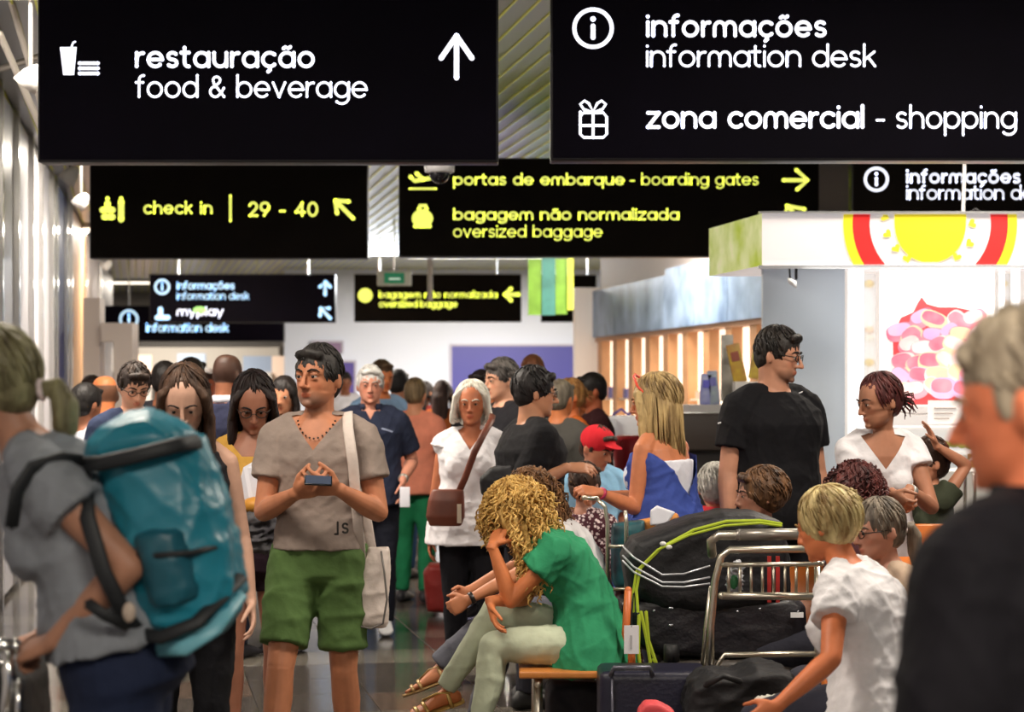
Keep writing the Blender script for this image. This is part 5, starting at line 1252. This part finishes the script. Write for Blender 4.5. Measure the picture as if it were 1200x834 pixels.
m_bag = mat('luggage_black', '0b0a10', .55, var=.2, vscale=6, bump=.3, bscale=60)
m_bag2 = mat('luggage_charcoal', '17151b', .45, var=.25, vscale=5, bump=.3, bscale=60)
def softcase(name, lab, Y, outline, depth, m, cat='suitcase', vox=.012, amp=.006, seed=3, foldw=(.08, .2)):
    """soft luggage: silhouette given as photo points, swollen in depth"""
    cxp = sum(p[0] for p in outline)/len(outline); cyp = sum(p[1] for p in outline)/len(outline)
    zb_ = P(0, max(p[1] for p in outline), Y).z
    t = empty(name, (P(cxp, 0, Y).x, Y+depth/2, zb_), 0, lab, cat); o = t.location.copy()
    a = Acc(); c = P(cxp, cyp, Y)-o; c.y = 0; pts = [P(x, y, Y)-o for x, y in outline]; secs = []; n = len(pts)
    vs = []; fs = []; prof_ = [(-.5, .80), (-.46, .93), (-.34, 1), (.34, 1), (.46, .93), (.5, .80)]
    for d, s in prof_:
        for p in pts: r = V((c.x+(p.x-c.x)*s, d*depth, c.z+(p.z-c.z)*s)); vs.append(r)
    for i in range(len(prof_)-1):
        for j in range(n): fs.append((i*n+j, i*n+(j+1) % n, (i+1)*n+(j+1) % n, (i+1)*n+j))
    fs.append(tuple(range(n-1, -1, -1))); fs.append(tuple((len(prof_)-1)*n+j for j in range(n)))
    a.add(vs, fs); me = remesh(a, 'case_body', vox, m, 5); folds(me, amp, seed, foldw); link('case_body', me, t)
    return t, (lambda px, py, d=0: P(px, py, Y)-o+V((0, d, 0)))
c1, q = softcase('suitcase', 'big black soft suitcase with lime straps and silver cords, top of the trolley load', 8.62,
   [(731, 655), (742, 634), (775, 622), (810, 609), (850, 601), (890, 602), (918, 612), (926, 640), (928, 700), (900, 712), (830, 722), (770, 716), (738, 700)], .42, m_bag)
def band(t, name, pts, w_, m, th=.003): a = Acc(); a.tube(pts, [(th, w_)]*len(pts), n=6, flat=V((0, -1, 0))); return a.obj(name, m, t)
m_lime2 = mat('strap_lime', 'b4c832', .5)
band(c1, 'lime_strap', [q(747, 716, -.04), q(745, 690, -.04), q(750, 664, -.045), q(775, 640, -.04), q(812, 620, -.035), q(850, 610, -.03), q(890, 609, -.03), q(917, 614, .02)], .007, m_lime2)
band(c1, 'lime_strap', [q(742, 716, -.03), q(741, 694, -.04), q(745, 668, -.045), q(770, 643, -.045), q(806, 626, -.04), q(848, 615, -.035), q(890, 612, -.035), q(916, 616, .0)], .006, m_lime2)
for dy in (0, 11, 17):
    a = Acc(); a.tube([q(730, 640+dy, -.0), q(742, 652+dy, -.045), q(775, 672+dy*.8, -.052), q(800, 671+dy*.9, -.052), q(830, 662+dy*1.2, -.045)], .0045, n=8); a.obj('silver_cord', mat('cord_silver', 'c4c6cc', .3, .6), c1, smooth=True)
for x, y in ((776, 636), (783, 640)):
    a = Acc(); a.ball(q(x, y, -.045), (.014, .006, .010), n=10, m=6); a.obj('buckle', mat('buckle_white', 'dcdcda', .4), c1, smooth=True)
c2, q = softcase('suitcase', 'dark charcoal suitcase with silver studs, lower on the trolley', 8.64,
   [(728, 708), (760, 700), (850, 704), (932, 700), (948, 712), (950, 762), (930, 772), (840, 776), (760, 768), (732, 748)], .46, m_bag2)
for x, y in ((747, 717), (766, 715), (786, 712), (786, 732), (864, 716), (890, 713), (935, 716)):
    a = Acc(); a.ball(q(x, y, -.012), (.012 if x in (786,) else .006, .005, .006), n=8, m=6); a.obj('stud', mat('stud_silver', 'b9bcc4', .25, .8), c2, smooth=True)
a = Acc().box(tuple(q(926, 723, -.016)), tuple(q(941, 717, -.010))); a.obj('white_label', mat('label_white', 'e8e8ea', .5), c2)
c3, q = softcase('suitcase', 'flat brown-grey case at the bottom of the trolley', 8.62, [(775, 775), (850, 772), (948, 770), (955, 782), (955, 838), (940, 846), (800, 846), (775, 838)], .46, mat('luggage_brown', '3d3733', .5, var=.2, vscale=5))
for a_, b_ in (((876, 763), (880, 758)),):
    pass
# trolley post with lime strap ends, white tag
t = empty('luggage_tag', P(740, 766, 8.25), 0, 'white paper luggage tag hanging beside the beech bench', 'tag')
rounded(Acc().box((-.030, -.002, 0), (.030, .002, .115)), 'tag_card', mat('tag_white', 'e4e2e6', .6), .0015, t, smooth=False)
Acc().box((-.006, -.004, .02), (.002, -.002, .075)).obj('tag_print', mat('tag_ink', 'b0adb0', .6), t)
a = Acc().tube([V((0, 0, .11)), V((.002, .01, .16)), V((.01, .03, .24))], .003, n=6); a.obj('tag_string', mat('black_metal'), t)
for i, (pts) in enumerate(([(751, 716), (757, 745), (762, 775), (757, 806)], [(757, 716), (760, 750), (770, 780), (765, 772)], [(749, 720), (748, 760), (752, 800)])):
    t = empty('strap_end', P(pts[0][0], pts[0][1], 8.5), 0, ['longest lime strap end hanging below the black suitcase', 'looped lime strap end below the black suitcase', 'thin lime strap end nearest the white tag'][i], 'strap', 'lime strap ends')
    o = t.location.copy(); band(t, 'strap_band', [P(x, y, 8.5)-o for x, y in pts], .008, m_lime2)
t = empty('trolley_post', (P(787, 0, 8.45).x, 8.45, 0), 0, 'white and steel trolley front post under the suitcases', 'post')
a = Acc(); a.tube([V((0, 0, .1)), V((0, 0, P(0, 775, 8.45).z))], .026, n=12, rnd=False); a.obj('post', m_steel, t, smooth=True)
a = Acc(); a.tube([V((0, 0, P(0, 775, 8.45).z)), V((0, 0, P(0, 755, 8.45).z))], .033, n=12, rnd=False); a.obj('post_cap', mat('rubber'), t, smooth=True)
# ground luggage
Yb = 7.9
t = empty('suitcase', (P(745, 0, Yb).x, Yb+.1, 0), 0, 'upright navy suitcase on the floor in front of the white tag', 'suitcase')
s_ = Yb/F; zt2 = P(0, 791, Yb).z
rounded(Acc().box((-.135, 0, .05), (.30, .3, zt2)), 'case_body', mat('luggage_navy', '17162a', .4, bump=.2, bscale=50), .035, t, seg=3)
a = Acc(); a.tube([V((-.09, -.01, zt2-.01)), V((-.08, -.02, zt2+.018)), V((.06, -.02, zt2+.018)), V((.07, -.01, zt2-.01))], .011, n=8); a.obj('case_handle', mat('case_trim', '5a5a66', .3, .5), t, smooth=True)
a = Acc(); a.tube([V((-.085, -.006, zt2-.03)), V((-.085, -.006, .1))], .007, n=6); a.obj('piping', mat('case_trim'), t, smooth=True)
for x in (-.1, .26): a = Acc(); a.ball((x, .05, .035), (.02, .035, .035), n=12, m=8); a.obj('wheel', mat('rubber'), t, smooth=True)
t, q = softcase('backpack', 'black soft backpack lying on the floor by the trolley', 7.7, [(806, 838), (812, 806), (835, 792), (865, 796), (890, 782), (925, 788), (940, 810), (946, 850), (870, 870), (812, 862)], .38, mat('luggage_soft_black', '100f14', .7, bump=.4, bscale=40), 'bag', .012, .02, 9, (.06, .14))
a = Acc(); a.tube([q(826, 800, -.05), q(845, 788, -.08), q(865, 796, -.05)], .012, n=8); a.obj('grab_handle', mat('rubber'), t, smooth=True)
t, q = softcase('shoulder_bag', 'small coral red bag at the lower edge beside the navy suitcase', 7.5, [(748, 834), (757, 824), (772, 824), (790, 834), (800, 850), (760, 856), (748, 848)], .12, mat('bag_coral', 'd0444a', .6), 'bag', .008, .004)
t, q = softcase('clothes_bundle', 'pale grey crumpled cloth at the lower edge by the blond woman', 7.2, [(885, 832), (895, 822), (915, 820), (935, 828), (945, 845), (900, 850)], .15, mat('cloth_bundle', 'b9b6ac', .8), 'cloth', .007, .02, 2, (.02, .05))
t, q = softcase('suitcase', 'dark suitcase standing under the beech bench', 8.9, [(640, 808), (648, 800), (700, 800), (708, 808), (708, 880), (640, 880)], .3, mat('luggage_plum', '1f1a26', .5), 'suitcase')
t, q = softcase('suitcase', 'red suitcase on the floor behind the white-haired woman', 14.5, [(495, 610), (502, 600), (535, 600), (542, 612), (542, 652), (530, 658), (500, 656)], .3, mat('luggage_red', '8f2420', .5), 'suitcase')
t.location.z = .02
# second trolley: posts left of the blue dress, with a teal printed bag and an orange box
t = empty('luggage_trolley', (P(720, 0, 9.0).x, 9.0, 0), 0, 'trolley with steel posts carrying a teal printed bag, held by the blond woman', 'trolley')
o = t.location.copy(); q = lambda px, py, d=0: P(px, py, 9.0)-o+V((0, d, 0))
for pts, nm, r in (([(712, 800), (712, 612), (709, 594), (700, 585)], 'frame', .009), ([(734, 700), (734, 612), (733, 600)], 'frame', .009), ([(684, 583), (700, 584)], 'handle', .010), ([(712, 690), (760, 690)], 'basket_rim', .008), ([(712, 640), (734, 640)], 'basket_bar', .008)):
    a = Acc(); a.tube([q(x, y) for x, y in pts], r, n=10); a.obj(nm, m_steel, t, smooth=True)
for x in (700, 760):
    a = Acc(); a.tube([V((q(x, 0).x, 0, .12)), V((q(x, 0).x, .42, .12))], .018, n=8); a.obj('base_rail', m_steel, t, smooth=True)
    for y in (0, .42):
        a = Acc(); a.ball((q(x, 0).x, y, .055), (.02, .055, .055), n=14, m=10); a.obj('wheel', mat('rubber'), t, smooth=True)
a = Acc(); a.tube([q(712, 800), V((q(700, 0).x, 0, .12))], .014, n=8); a.obj('frame', m_steel, t, smooth=True)
m_teal = mat('teal_print', '2a8f9a', .5, var=.6, vscale=22, col2='1a2430', stretch=(1, 1, .4))
t, q = softcase('shopping_bag', 'teal and black printed bag standing in the second trolley', 9.15, [(718, 614), (756, 610), (760, 680), (752, 690), (722, 690), (717, 680)], .16, m_teal, 'bag', .01, .006)
t, q = softcase('box', 'orange box wedged behind the suitcase by the blue dress', 9.2, [(742, 612), (796, 602), (800, 625), (800, 640), (742, 640)], .14, mat('box_orange', 'c98338', .5), 'box', .008, .001)
t, q = softcase('paper', 'folded white paper stuck up before the blue dress', 9.15, [(762, 598), (770, 592), (792, 600), (782, 614), (762, 616)], .02, mat('paper_white', 'e6e6f0', .6), 'paper', .005, .002)
t, q = softcase('suitcase', 'dark maroon case behind the white top of the curly brown-haired woman', 9.2, [(712, 700), (732, 690), (745, 700), (748, 780), (712, 780)], .2, mat('luggage_maroon', '3a1418', .5), 'suitcase')

# ------------------------------------------------------------------ things carried by people
# teal backpack, on the back of the leaning woman
bt = empty('hiking_backpack', P(205, 765, 4.55), 0, 'large blurred teal hiking backpack with black straps', 'backpack')
o = bt.location.copy(); YB = 4.55
q = lambda px, py, d=0: P(px, py, YB)-o+V((0, d, 0))
m_tl = mat('pack_teal', '1f7f95', .38, var=.18, vscale=3, bump=.35, bscale=12); m_tl2 = mat('pack_teal_dark', '125566', .42, var=.15, vscale=3, bump=.3, bscale=12)
m_tb = mat('pack_black', '14181c', .6); m_tlight = mat('pack_pale_teal', '6fb2c2', .4)
def packbody(rows, d, m, name, amp=.012, p=2.6, seed=2):
    a = Acc(); secs = []
    for (x0, y0, x1, y1, dp) in rows:
        A_, B_ = q(x0, y0), q(x1, y1); c = (A_+B_)/2; secs.append((c, (B_-A_)/2, V((0, dp, 0))))
    a.loft(secs, 28, p); me = remesh(a, name, .009, m, 6); folds(me, amp, seed, (.05, .16)); return link(name, me, bt)
packbody([(125, 512, 215, 500, .06), (107, 522, 238, 512, .13), (118, 560, 250, 540, .15), (135, 610, 268, 590, .16), (150, 660, 279, 640, .165), (162, 705, 287, 690, .16), (178, 742, 283, 715, .14), (196, 758, 262, 738, .08)], 0, m_tl, 'main_sack')
packbody([(150, 484, 182, 480, .05), (118, 500, 205, 488, .11), (103, 520, 228, 504, .14), (100, 536, 232, 515, .14), (108, 546, 226, 528, .11)], 0, m_tl, 'top_lid', .010, 2.4, 5)
packbody([(165, 610, 232, 604, .05), (163, 622, 240, 614, .19), (172, 670, 252, 655, .20), (184, 708, 256, 690, .19), (195, 718, 250, 700, .06)], 0, m_tl2, 'front_pocket', .008, 2.8, 8)
def pstrap(pts, w_, name, m=m_tb):
    a = Acc(); a.tube([q(x, y, d) for x, y, d in pts], [(.006, w_)]*len(pts), n=8, flat=V((0, -1, 0))); a.obj(name, m, bt, smooth=True)
pstrap([(100, 542, -.10), (135, 540, -.165), (180, 530, -.18), (222, 519, -.165), (240, 516, -.08)], .017, 'compression_strap')
pstrap([(168, 645, -.15), (205, 642, -.20), (240, 640, -.18), (262, 636, -.12)], .007, 'compression_strap')
pstrap([(172, 735, -.12), (205, 735, -.18), (245, 718, -.18), (288, 672, -.06)], .016, 'lower_strap')
pstrap([(196, 752, -.12), (230, 748, -.165), (262, 728, -.15), (286, 692, -.06)], .018, 'pale_edge', m_tlight)
pstrap([(112, 548, -.12), (122, 600, -.18), (142, 660, -.2), (165, 715, -.17), (185, 748, -.1)], .018, 'harness')
pstrap([(108, 540, -.12), (90, 535, -.15), (62, 545, -.2), (48, 570, -.22), (42, 610, -.22)], .018, 'shoulder_strap')
pstrap([(126, 694, -.22), (146, 708, -.22), (170, 722, -.19)], .013, 'hip_belt')
a = Acc(); a.ball(q(171, 706, -.2), (.015, .008, .022), n=10, m=7); a.obj('buckle', mat('buckle_beige', 'b9a898', .4), bt, smooth=True)
# pushchair / trolley handle the woman pushes
t = empty('luggage_trolley', (P(2, 0, 4.45).x, 4.45, 0), 0, 'blurred chrome trolley handle at the lower left corner', 'trolley')
o = t.location.copy(); q = lambda px, py, d=0: P(px, py, 4.45)-o+V((0, d, 0))
for pts, nm, r in (([(-20, 755), (18, 757)], 'handle', .017), ([(-10, 775), (8, 777)], 'brake_bar', .012), ([(8, 757), (10, 800), (4, 870)], 'frame', .013), ([(22, 800), (20, 860)], 'frame', .008)):
    a = Acc(); a.tube([q(x, y) for x, y in pts], r, n=10); a.obj(nm, m_chrome, t, smooth=True)
for dx in (-.25, .1):
    a = Acc(); a.tube([V((dx, 0, .12)), q(6, 860)], .013, n=8); a.obj('frame', m_chrome, t, smooth=True)
    a = Acc(); a.ball((dx, 0, .06), (.02, .06, .06), n=14, m=10); a.obj('wheel', mat('rubber'), t, smooth=True)
t, q = softcase('suitcase', 'dark case on the trolley at the lower left corner', 4.7, [(-60, 800), (-50, 770), (15, 775), (28, 800), (34, 900), (-60, 900)], .3, m_bag, 'suitcase')
# phone, white shoulder bag of the man
pc = P(373, 563, 7.63)
t = empty('smartphone', pc, 0, 'black smartphone in the hands of the man in the taupe T-shirt', 'phone'); t.rotation_euler = (.55, .05, .1)
rounded(Acc().box((-.052, -.030, -.004), (.052, .030, .004)), 'phone_body', mat('phone_black', '121214', .15), .0035, t)
Acc().box((-.047, -.027, .004), (.047, .027, .0048)).obj('screen', mat('phone_screen', '3a4252', .08, emit=.25), t)
t = empty('shoulder_bag', P(436, 735, 8.02), 0, 'cream canvas shoulder bag on the hip of the man in green shorts', 'bag'); o = t.location.copy()
q = lambda px, py, d=0: P(px, py, 8.0)-o+V((0, d, 0))
m_cv = mat('canvas_cream', 'd9cbc2', .75, var=.08, vscale=8, bump=.3, bscale=40)
a = Acc(); a.loft([(q(435, 735), V((.055, 0, 0)), V((0, .05, 0))), (q(434, 728), V((.071, 0, 0)), V((0, .07, 0))), (q(436, 690), V((.066, 0, 0)), V((0, .075, 0))), (q(441, 655), V((.056, 0, 0)), V((0, .07, 0))), (q(444, 641), V((.04, 0, 0)), V((0, .05, 0)))], 24, 3.2)
me = remesh(a, 'bag_body', .007, m_cv, 4); folds(me, .006, 4, (.05, .1)); link('bag_body', me, t)
a = Acc(); a.tube([q(448, 645, -.062), q(452, 670, -.078), q(455, 700, -.08), q(450, 728, -.07), q(436, 734, -.07), q(418, 730, -.07)], .004, n=6); a.obj('zip', mat('zip_grey', '6a6460', .4), t, smooth=True)
a = Acc(); a.tube([q(424, 658, -.05), q(421, 600, -.10), q(417, 540, -.15), q(411, 500, -.14), q(408, 483, -.03), q(404, 484, .06), q(410, 520, .13), q(425, 600, .13), q(436, 655, .05)], [(.004, .021)]*9, n=8, flat=V((0, -1, 0)))
a.obj('strap', m_cv, t, smooth=True)
# shirt print and necklace
inf = tman; r_, f_, u_ = inf['frame'](.05)
a = Acc(); cS = P(405, 618, 7.80)
def S_(x, y): return cS+V((x, .0, y))
strokes(a, [[(x*.03-.012, y*.035-.02) for x, y in G['s'][1][0]], [(-.03, -.025), (-.03, .02)], [(-.04, -.025), (-.03, -.025)]], .004, S_)
w2l = lambda v: inf['Ri'] @ (V(v)-inf['root'].location)
a.v = [tuple(w2l(v)) for v in a.v]; me = a.mesh('shirt_print', mat('print_dark', '2a2522', .7), False); link('shirt_print', me, inf['root'])
a = Acc(); cN = inf['spine'](.47); pts = []
for i in range(15):
    t_ = PI*(i/14); pts.append(inf['spine'](.50)+r_*math.cos(t_)*.075+f_*(.035+.072*math.sin(t_))-u_*.075*math.sin(t_)**1.5)
for p_ in pts: a.ball(p_, .0042, n=6, m=5)
tag(a.obj('necklace', mat('beads_dark', '2a201c', .4), inf['root'], smooth=True), kind='stuff')
# paper and patterned bag of the girl with glasses
t = empty('white_paper', P(293, 572, 8.35), 0, 'folded white paper held by the young woman with glasses', 'paper')
a = Acc(); a.add([V(p) for p in ((-.075, .02, -.09), (.01, -.02, -.10), (.06, .0, .08), (.03, .03, .12), (-.03, .02, .085))], [(0, 1, 2, 3, 4)])
me = a.mesh('sheet', mat('paper_white'), False); o = link('sheet', me, t); md = o.modifiers.new('t', 'SOLIDIFY'); md.thickness = .004
t = empty('waist_bag', P(301, 640, 8.3), 0, 'mustard pouch over a crumpled black and white scarf beside the black-haired girl', 'bag'); o = t.location.copy()
q = lambda px, py, d=0: P(px, py, 8.3)-o+V((0, d, 0))
a = Acc(); a.ball(q(303, 592), (.075, .05, .036), n=16, m=10); a.obj('pouch', mat('pouch_mustard', 'cf8f30', .5), t, smooth=True)
a = Acc(); a.loft([(q(302, 646), V((.055, 0, 0)), V((0, .05, 0))), (q(302, 625), V((.085, 0, 0)), V((0, .06, 0))), (q(302, 602), V((.09, 0, 0)), V((0, .06, 0)))], 22)
me = remesh(a, 'scarf', .007, mat('scarf_bw', 'c9c6c9', .8, var=.8, vscale=24, stretch=(1, 1, .35), col2='3a3840'), 2); folds(me, .03, 4, (.02, .05)); link('scarf', me, t)
# brown bag of the white-haired woman
t = empty('shoulder_bag', P(522, 616, 10.95), 0, 'brown leather shoulder bag hanging before the white-haired woman', 'bag'); o = t.location.copy()
q = lambda px, py, d=0: P(px, py, 10.95)-o+V((0, d, 0))
m_lb = mat('leather_brown', '6a3524', .45, var=.2, vscale=8)
a = Acc(); a.loft([(q(522, 616), V((.085, 0, 0)), V((0, .035, 0))), (q(522, 605), V((.105, 0, 0)), V((0, .05, 0))), (q(523, 585), V((.098, 0, 0)), V((0, .045, 0))), (q(525, 573), V((.085, 0, 0)), V((0, .025, 0)))], 22, 3)
me = remesh(a, 'bag_body', .008, m_lb, 3); link('bag_body', me, t)
a = Acc(); a.tube([q(536, 580), q(545, 560, -.02), q(556, 530, -.05), q(566, 510, -.04), q(576, 492, .05), q(577, 486, .16)], [(.005, .018)]*6, n=8, flat=V((0, -1, 0))); a.obj('strap', m_lb, t, smooth=True)
Acc().box(tuple(q(536, 612, -.055)), tuple(q(541, 590, -.045))).obj('pale_patch', mat('patch_cream', 'd8c8b4', .5), t)
# papers of the white-haired man
t = empty('folded_paper', P(474, 585, 13.15), 0, 'white folded paper in the hand of the man in the navy polo', 'paper')
rounded(Acc().box((-.03, -.01, -.05), (.035, .01, .08)), 'sheet', mat('paper_white'), .004, t)
# headband of the blond woman, marks on the black T-shirt, watch, bracelet
def onhead(inf, name, pts, r, m):
    T_ = lambda p: inf['hc']+inf['M'] @ (V(p)*inf['kh']); a = Acc(); a.tube([T_(p) for p in pts], r, n=8); a.obj(name, m, inf['root'], smooth=True)
onhead(blondw, 'sunglasses', [(.094, -.005, .035), (.092, -.045, .085), (.05, -.07, .135), (0, -.075, .148), (-.05, -.07, .135), (-.09, -.045, .085)], .006, mat('orange_plastic', 'e8503a', .3))
Rg = lambda inf, nm: inf['arms'][nm]
def cuff(inf, nm, m, name, r=.031, w_=.012, fwd=.0):
    Sh, E, wt, d = inf['arms'][nm][:4]; ax = (wt-E).normalized(); c = wt-ax*(.015+fwd); s1 = ax.orthogonal().normalized(); s2 = ax.cross(s1)
    a = Acc(); a.tube([c+(s1*math.cos(t_*PI/8)+s2*math.sin(t_*PI/8))*r for t_ in range(17)], [(.004, w_)]*17, n=8, flat=s1, rnd=False) if 0 else a.loft([(c-ax*w_, s1*r*.93, s2*r*.93), (c-ax*w_*.9, s1*r, s2*r), (c+ax*w_*.9, s1*r, s2*r), (c+ax*w_, s1*r*.93, s2*r*.93)], 18)
    a.obj(name, m, inf['root'], smooth=True)
cuff(curly2, 'L', mat('watch_dark', '1d1a1a', .3), 'watch', .028, .010)
cuff(bunw, 'L', mat('watch_silver', 'c8c4bc', .3, .7), 'watch', .030, .014)
cuff(whitem, 'L', mat('watch_silver'), 'watch', .034, .014)
cuff(blondw, 'L', mat('bracelet_pink', 'c03a5a', .4), 'bracelet', .029, .008)
a = Acc(); s_ = bigman; tr_ = lambda v: s_['Ri'] @ (V(v)-s_['root'].location)

# black shoulder bag beside the heavy man of the queue
t, q = softcase('shoulder_bag', 'black soft bag at the side of the heavy man in black, behind the curls', 10.05, [(562, 560), (575, 548), (600, 546), (606, 565), (600, 584), (575, 588), (563, 578)], .14, mat('luggage_soft_black'), 'bag', .01, .01)
from mathutils.bvhtree import BVHTree
def onsurf(inf, px, py, name):
    """point of a garment met by the view ray through a photo pixel, in the person's own space"""
    ob = [c for c in COL.objects if c.parent is inf['root'] and c.name.split('.')[0] == name][0]
    me = ob.data; bv = BVHTree.FromPolygons([v.co for v in me.vertices], [tuple(p.vertices) for p in me.polygons])
    o_ = w2o(inf, V((0, 0, CAMZ))); d_ = (w2o(inf, P(px, py, 5))-o_).normalized(); h = bv.ray_cast(o_, d_)
    return h[0], h[1]
def w2o(inf, v): return inf['Ri'] @ (V(v)-inf['root'].location)
def mark(inf, x0, y0, x1, y1, name, m, w_=.008, garment='t_shirt'):
    pts = []
    for i in range(5):
        h, n = onsurf(inf, x0+(x1-x0)*i/4, y0+(y1-y0)*i/4, garment)
        if h is not None: pts.append(h+n*.002)
    if len(pts) > 1: a = Acc(); a.tube(pts, [(w_, .002)]*len(pts), n=6, flat=V((0, 0, 1)), rnd=False); a.obj(name, m, inf['root'])
mark(bigman, 832, 499, 845, 495, 'sleeve_mark', mat('mark_white', 'e8e8ee', .6), .004)
mark(bigman, 936, 461, 940, 459, 'chest_mark', mat('mark_white'), .003)
mark(whitem, 447, 502, 460, 506, 'pocket_stripe', mat('stripe_pale', '9aa4c0', .6), .006, 'polo_shirt')
bpy.data.scenes.remove(TMP)
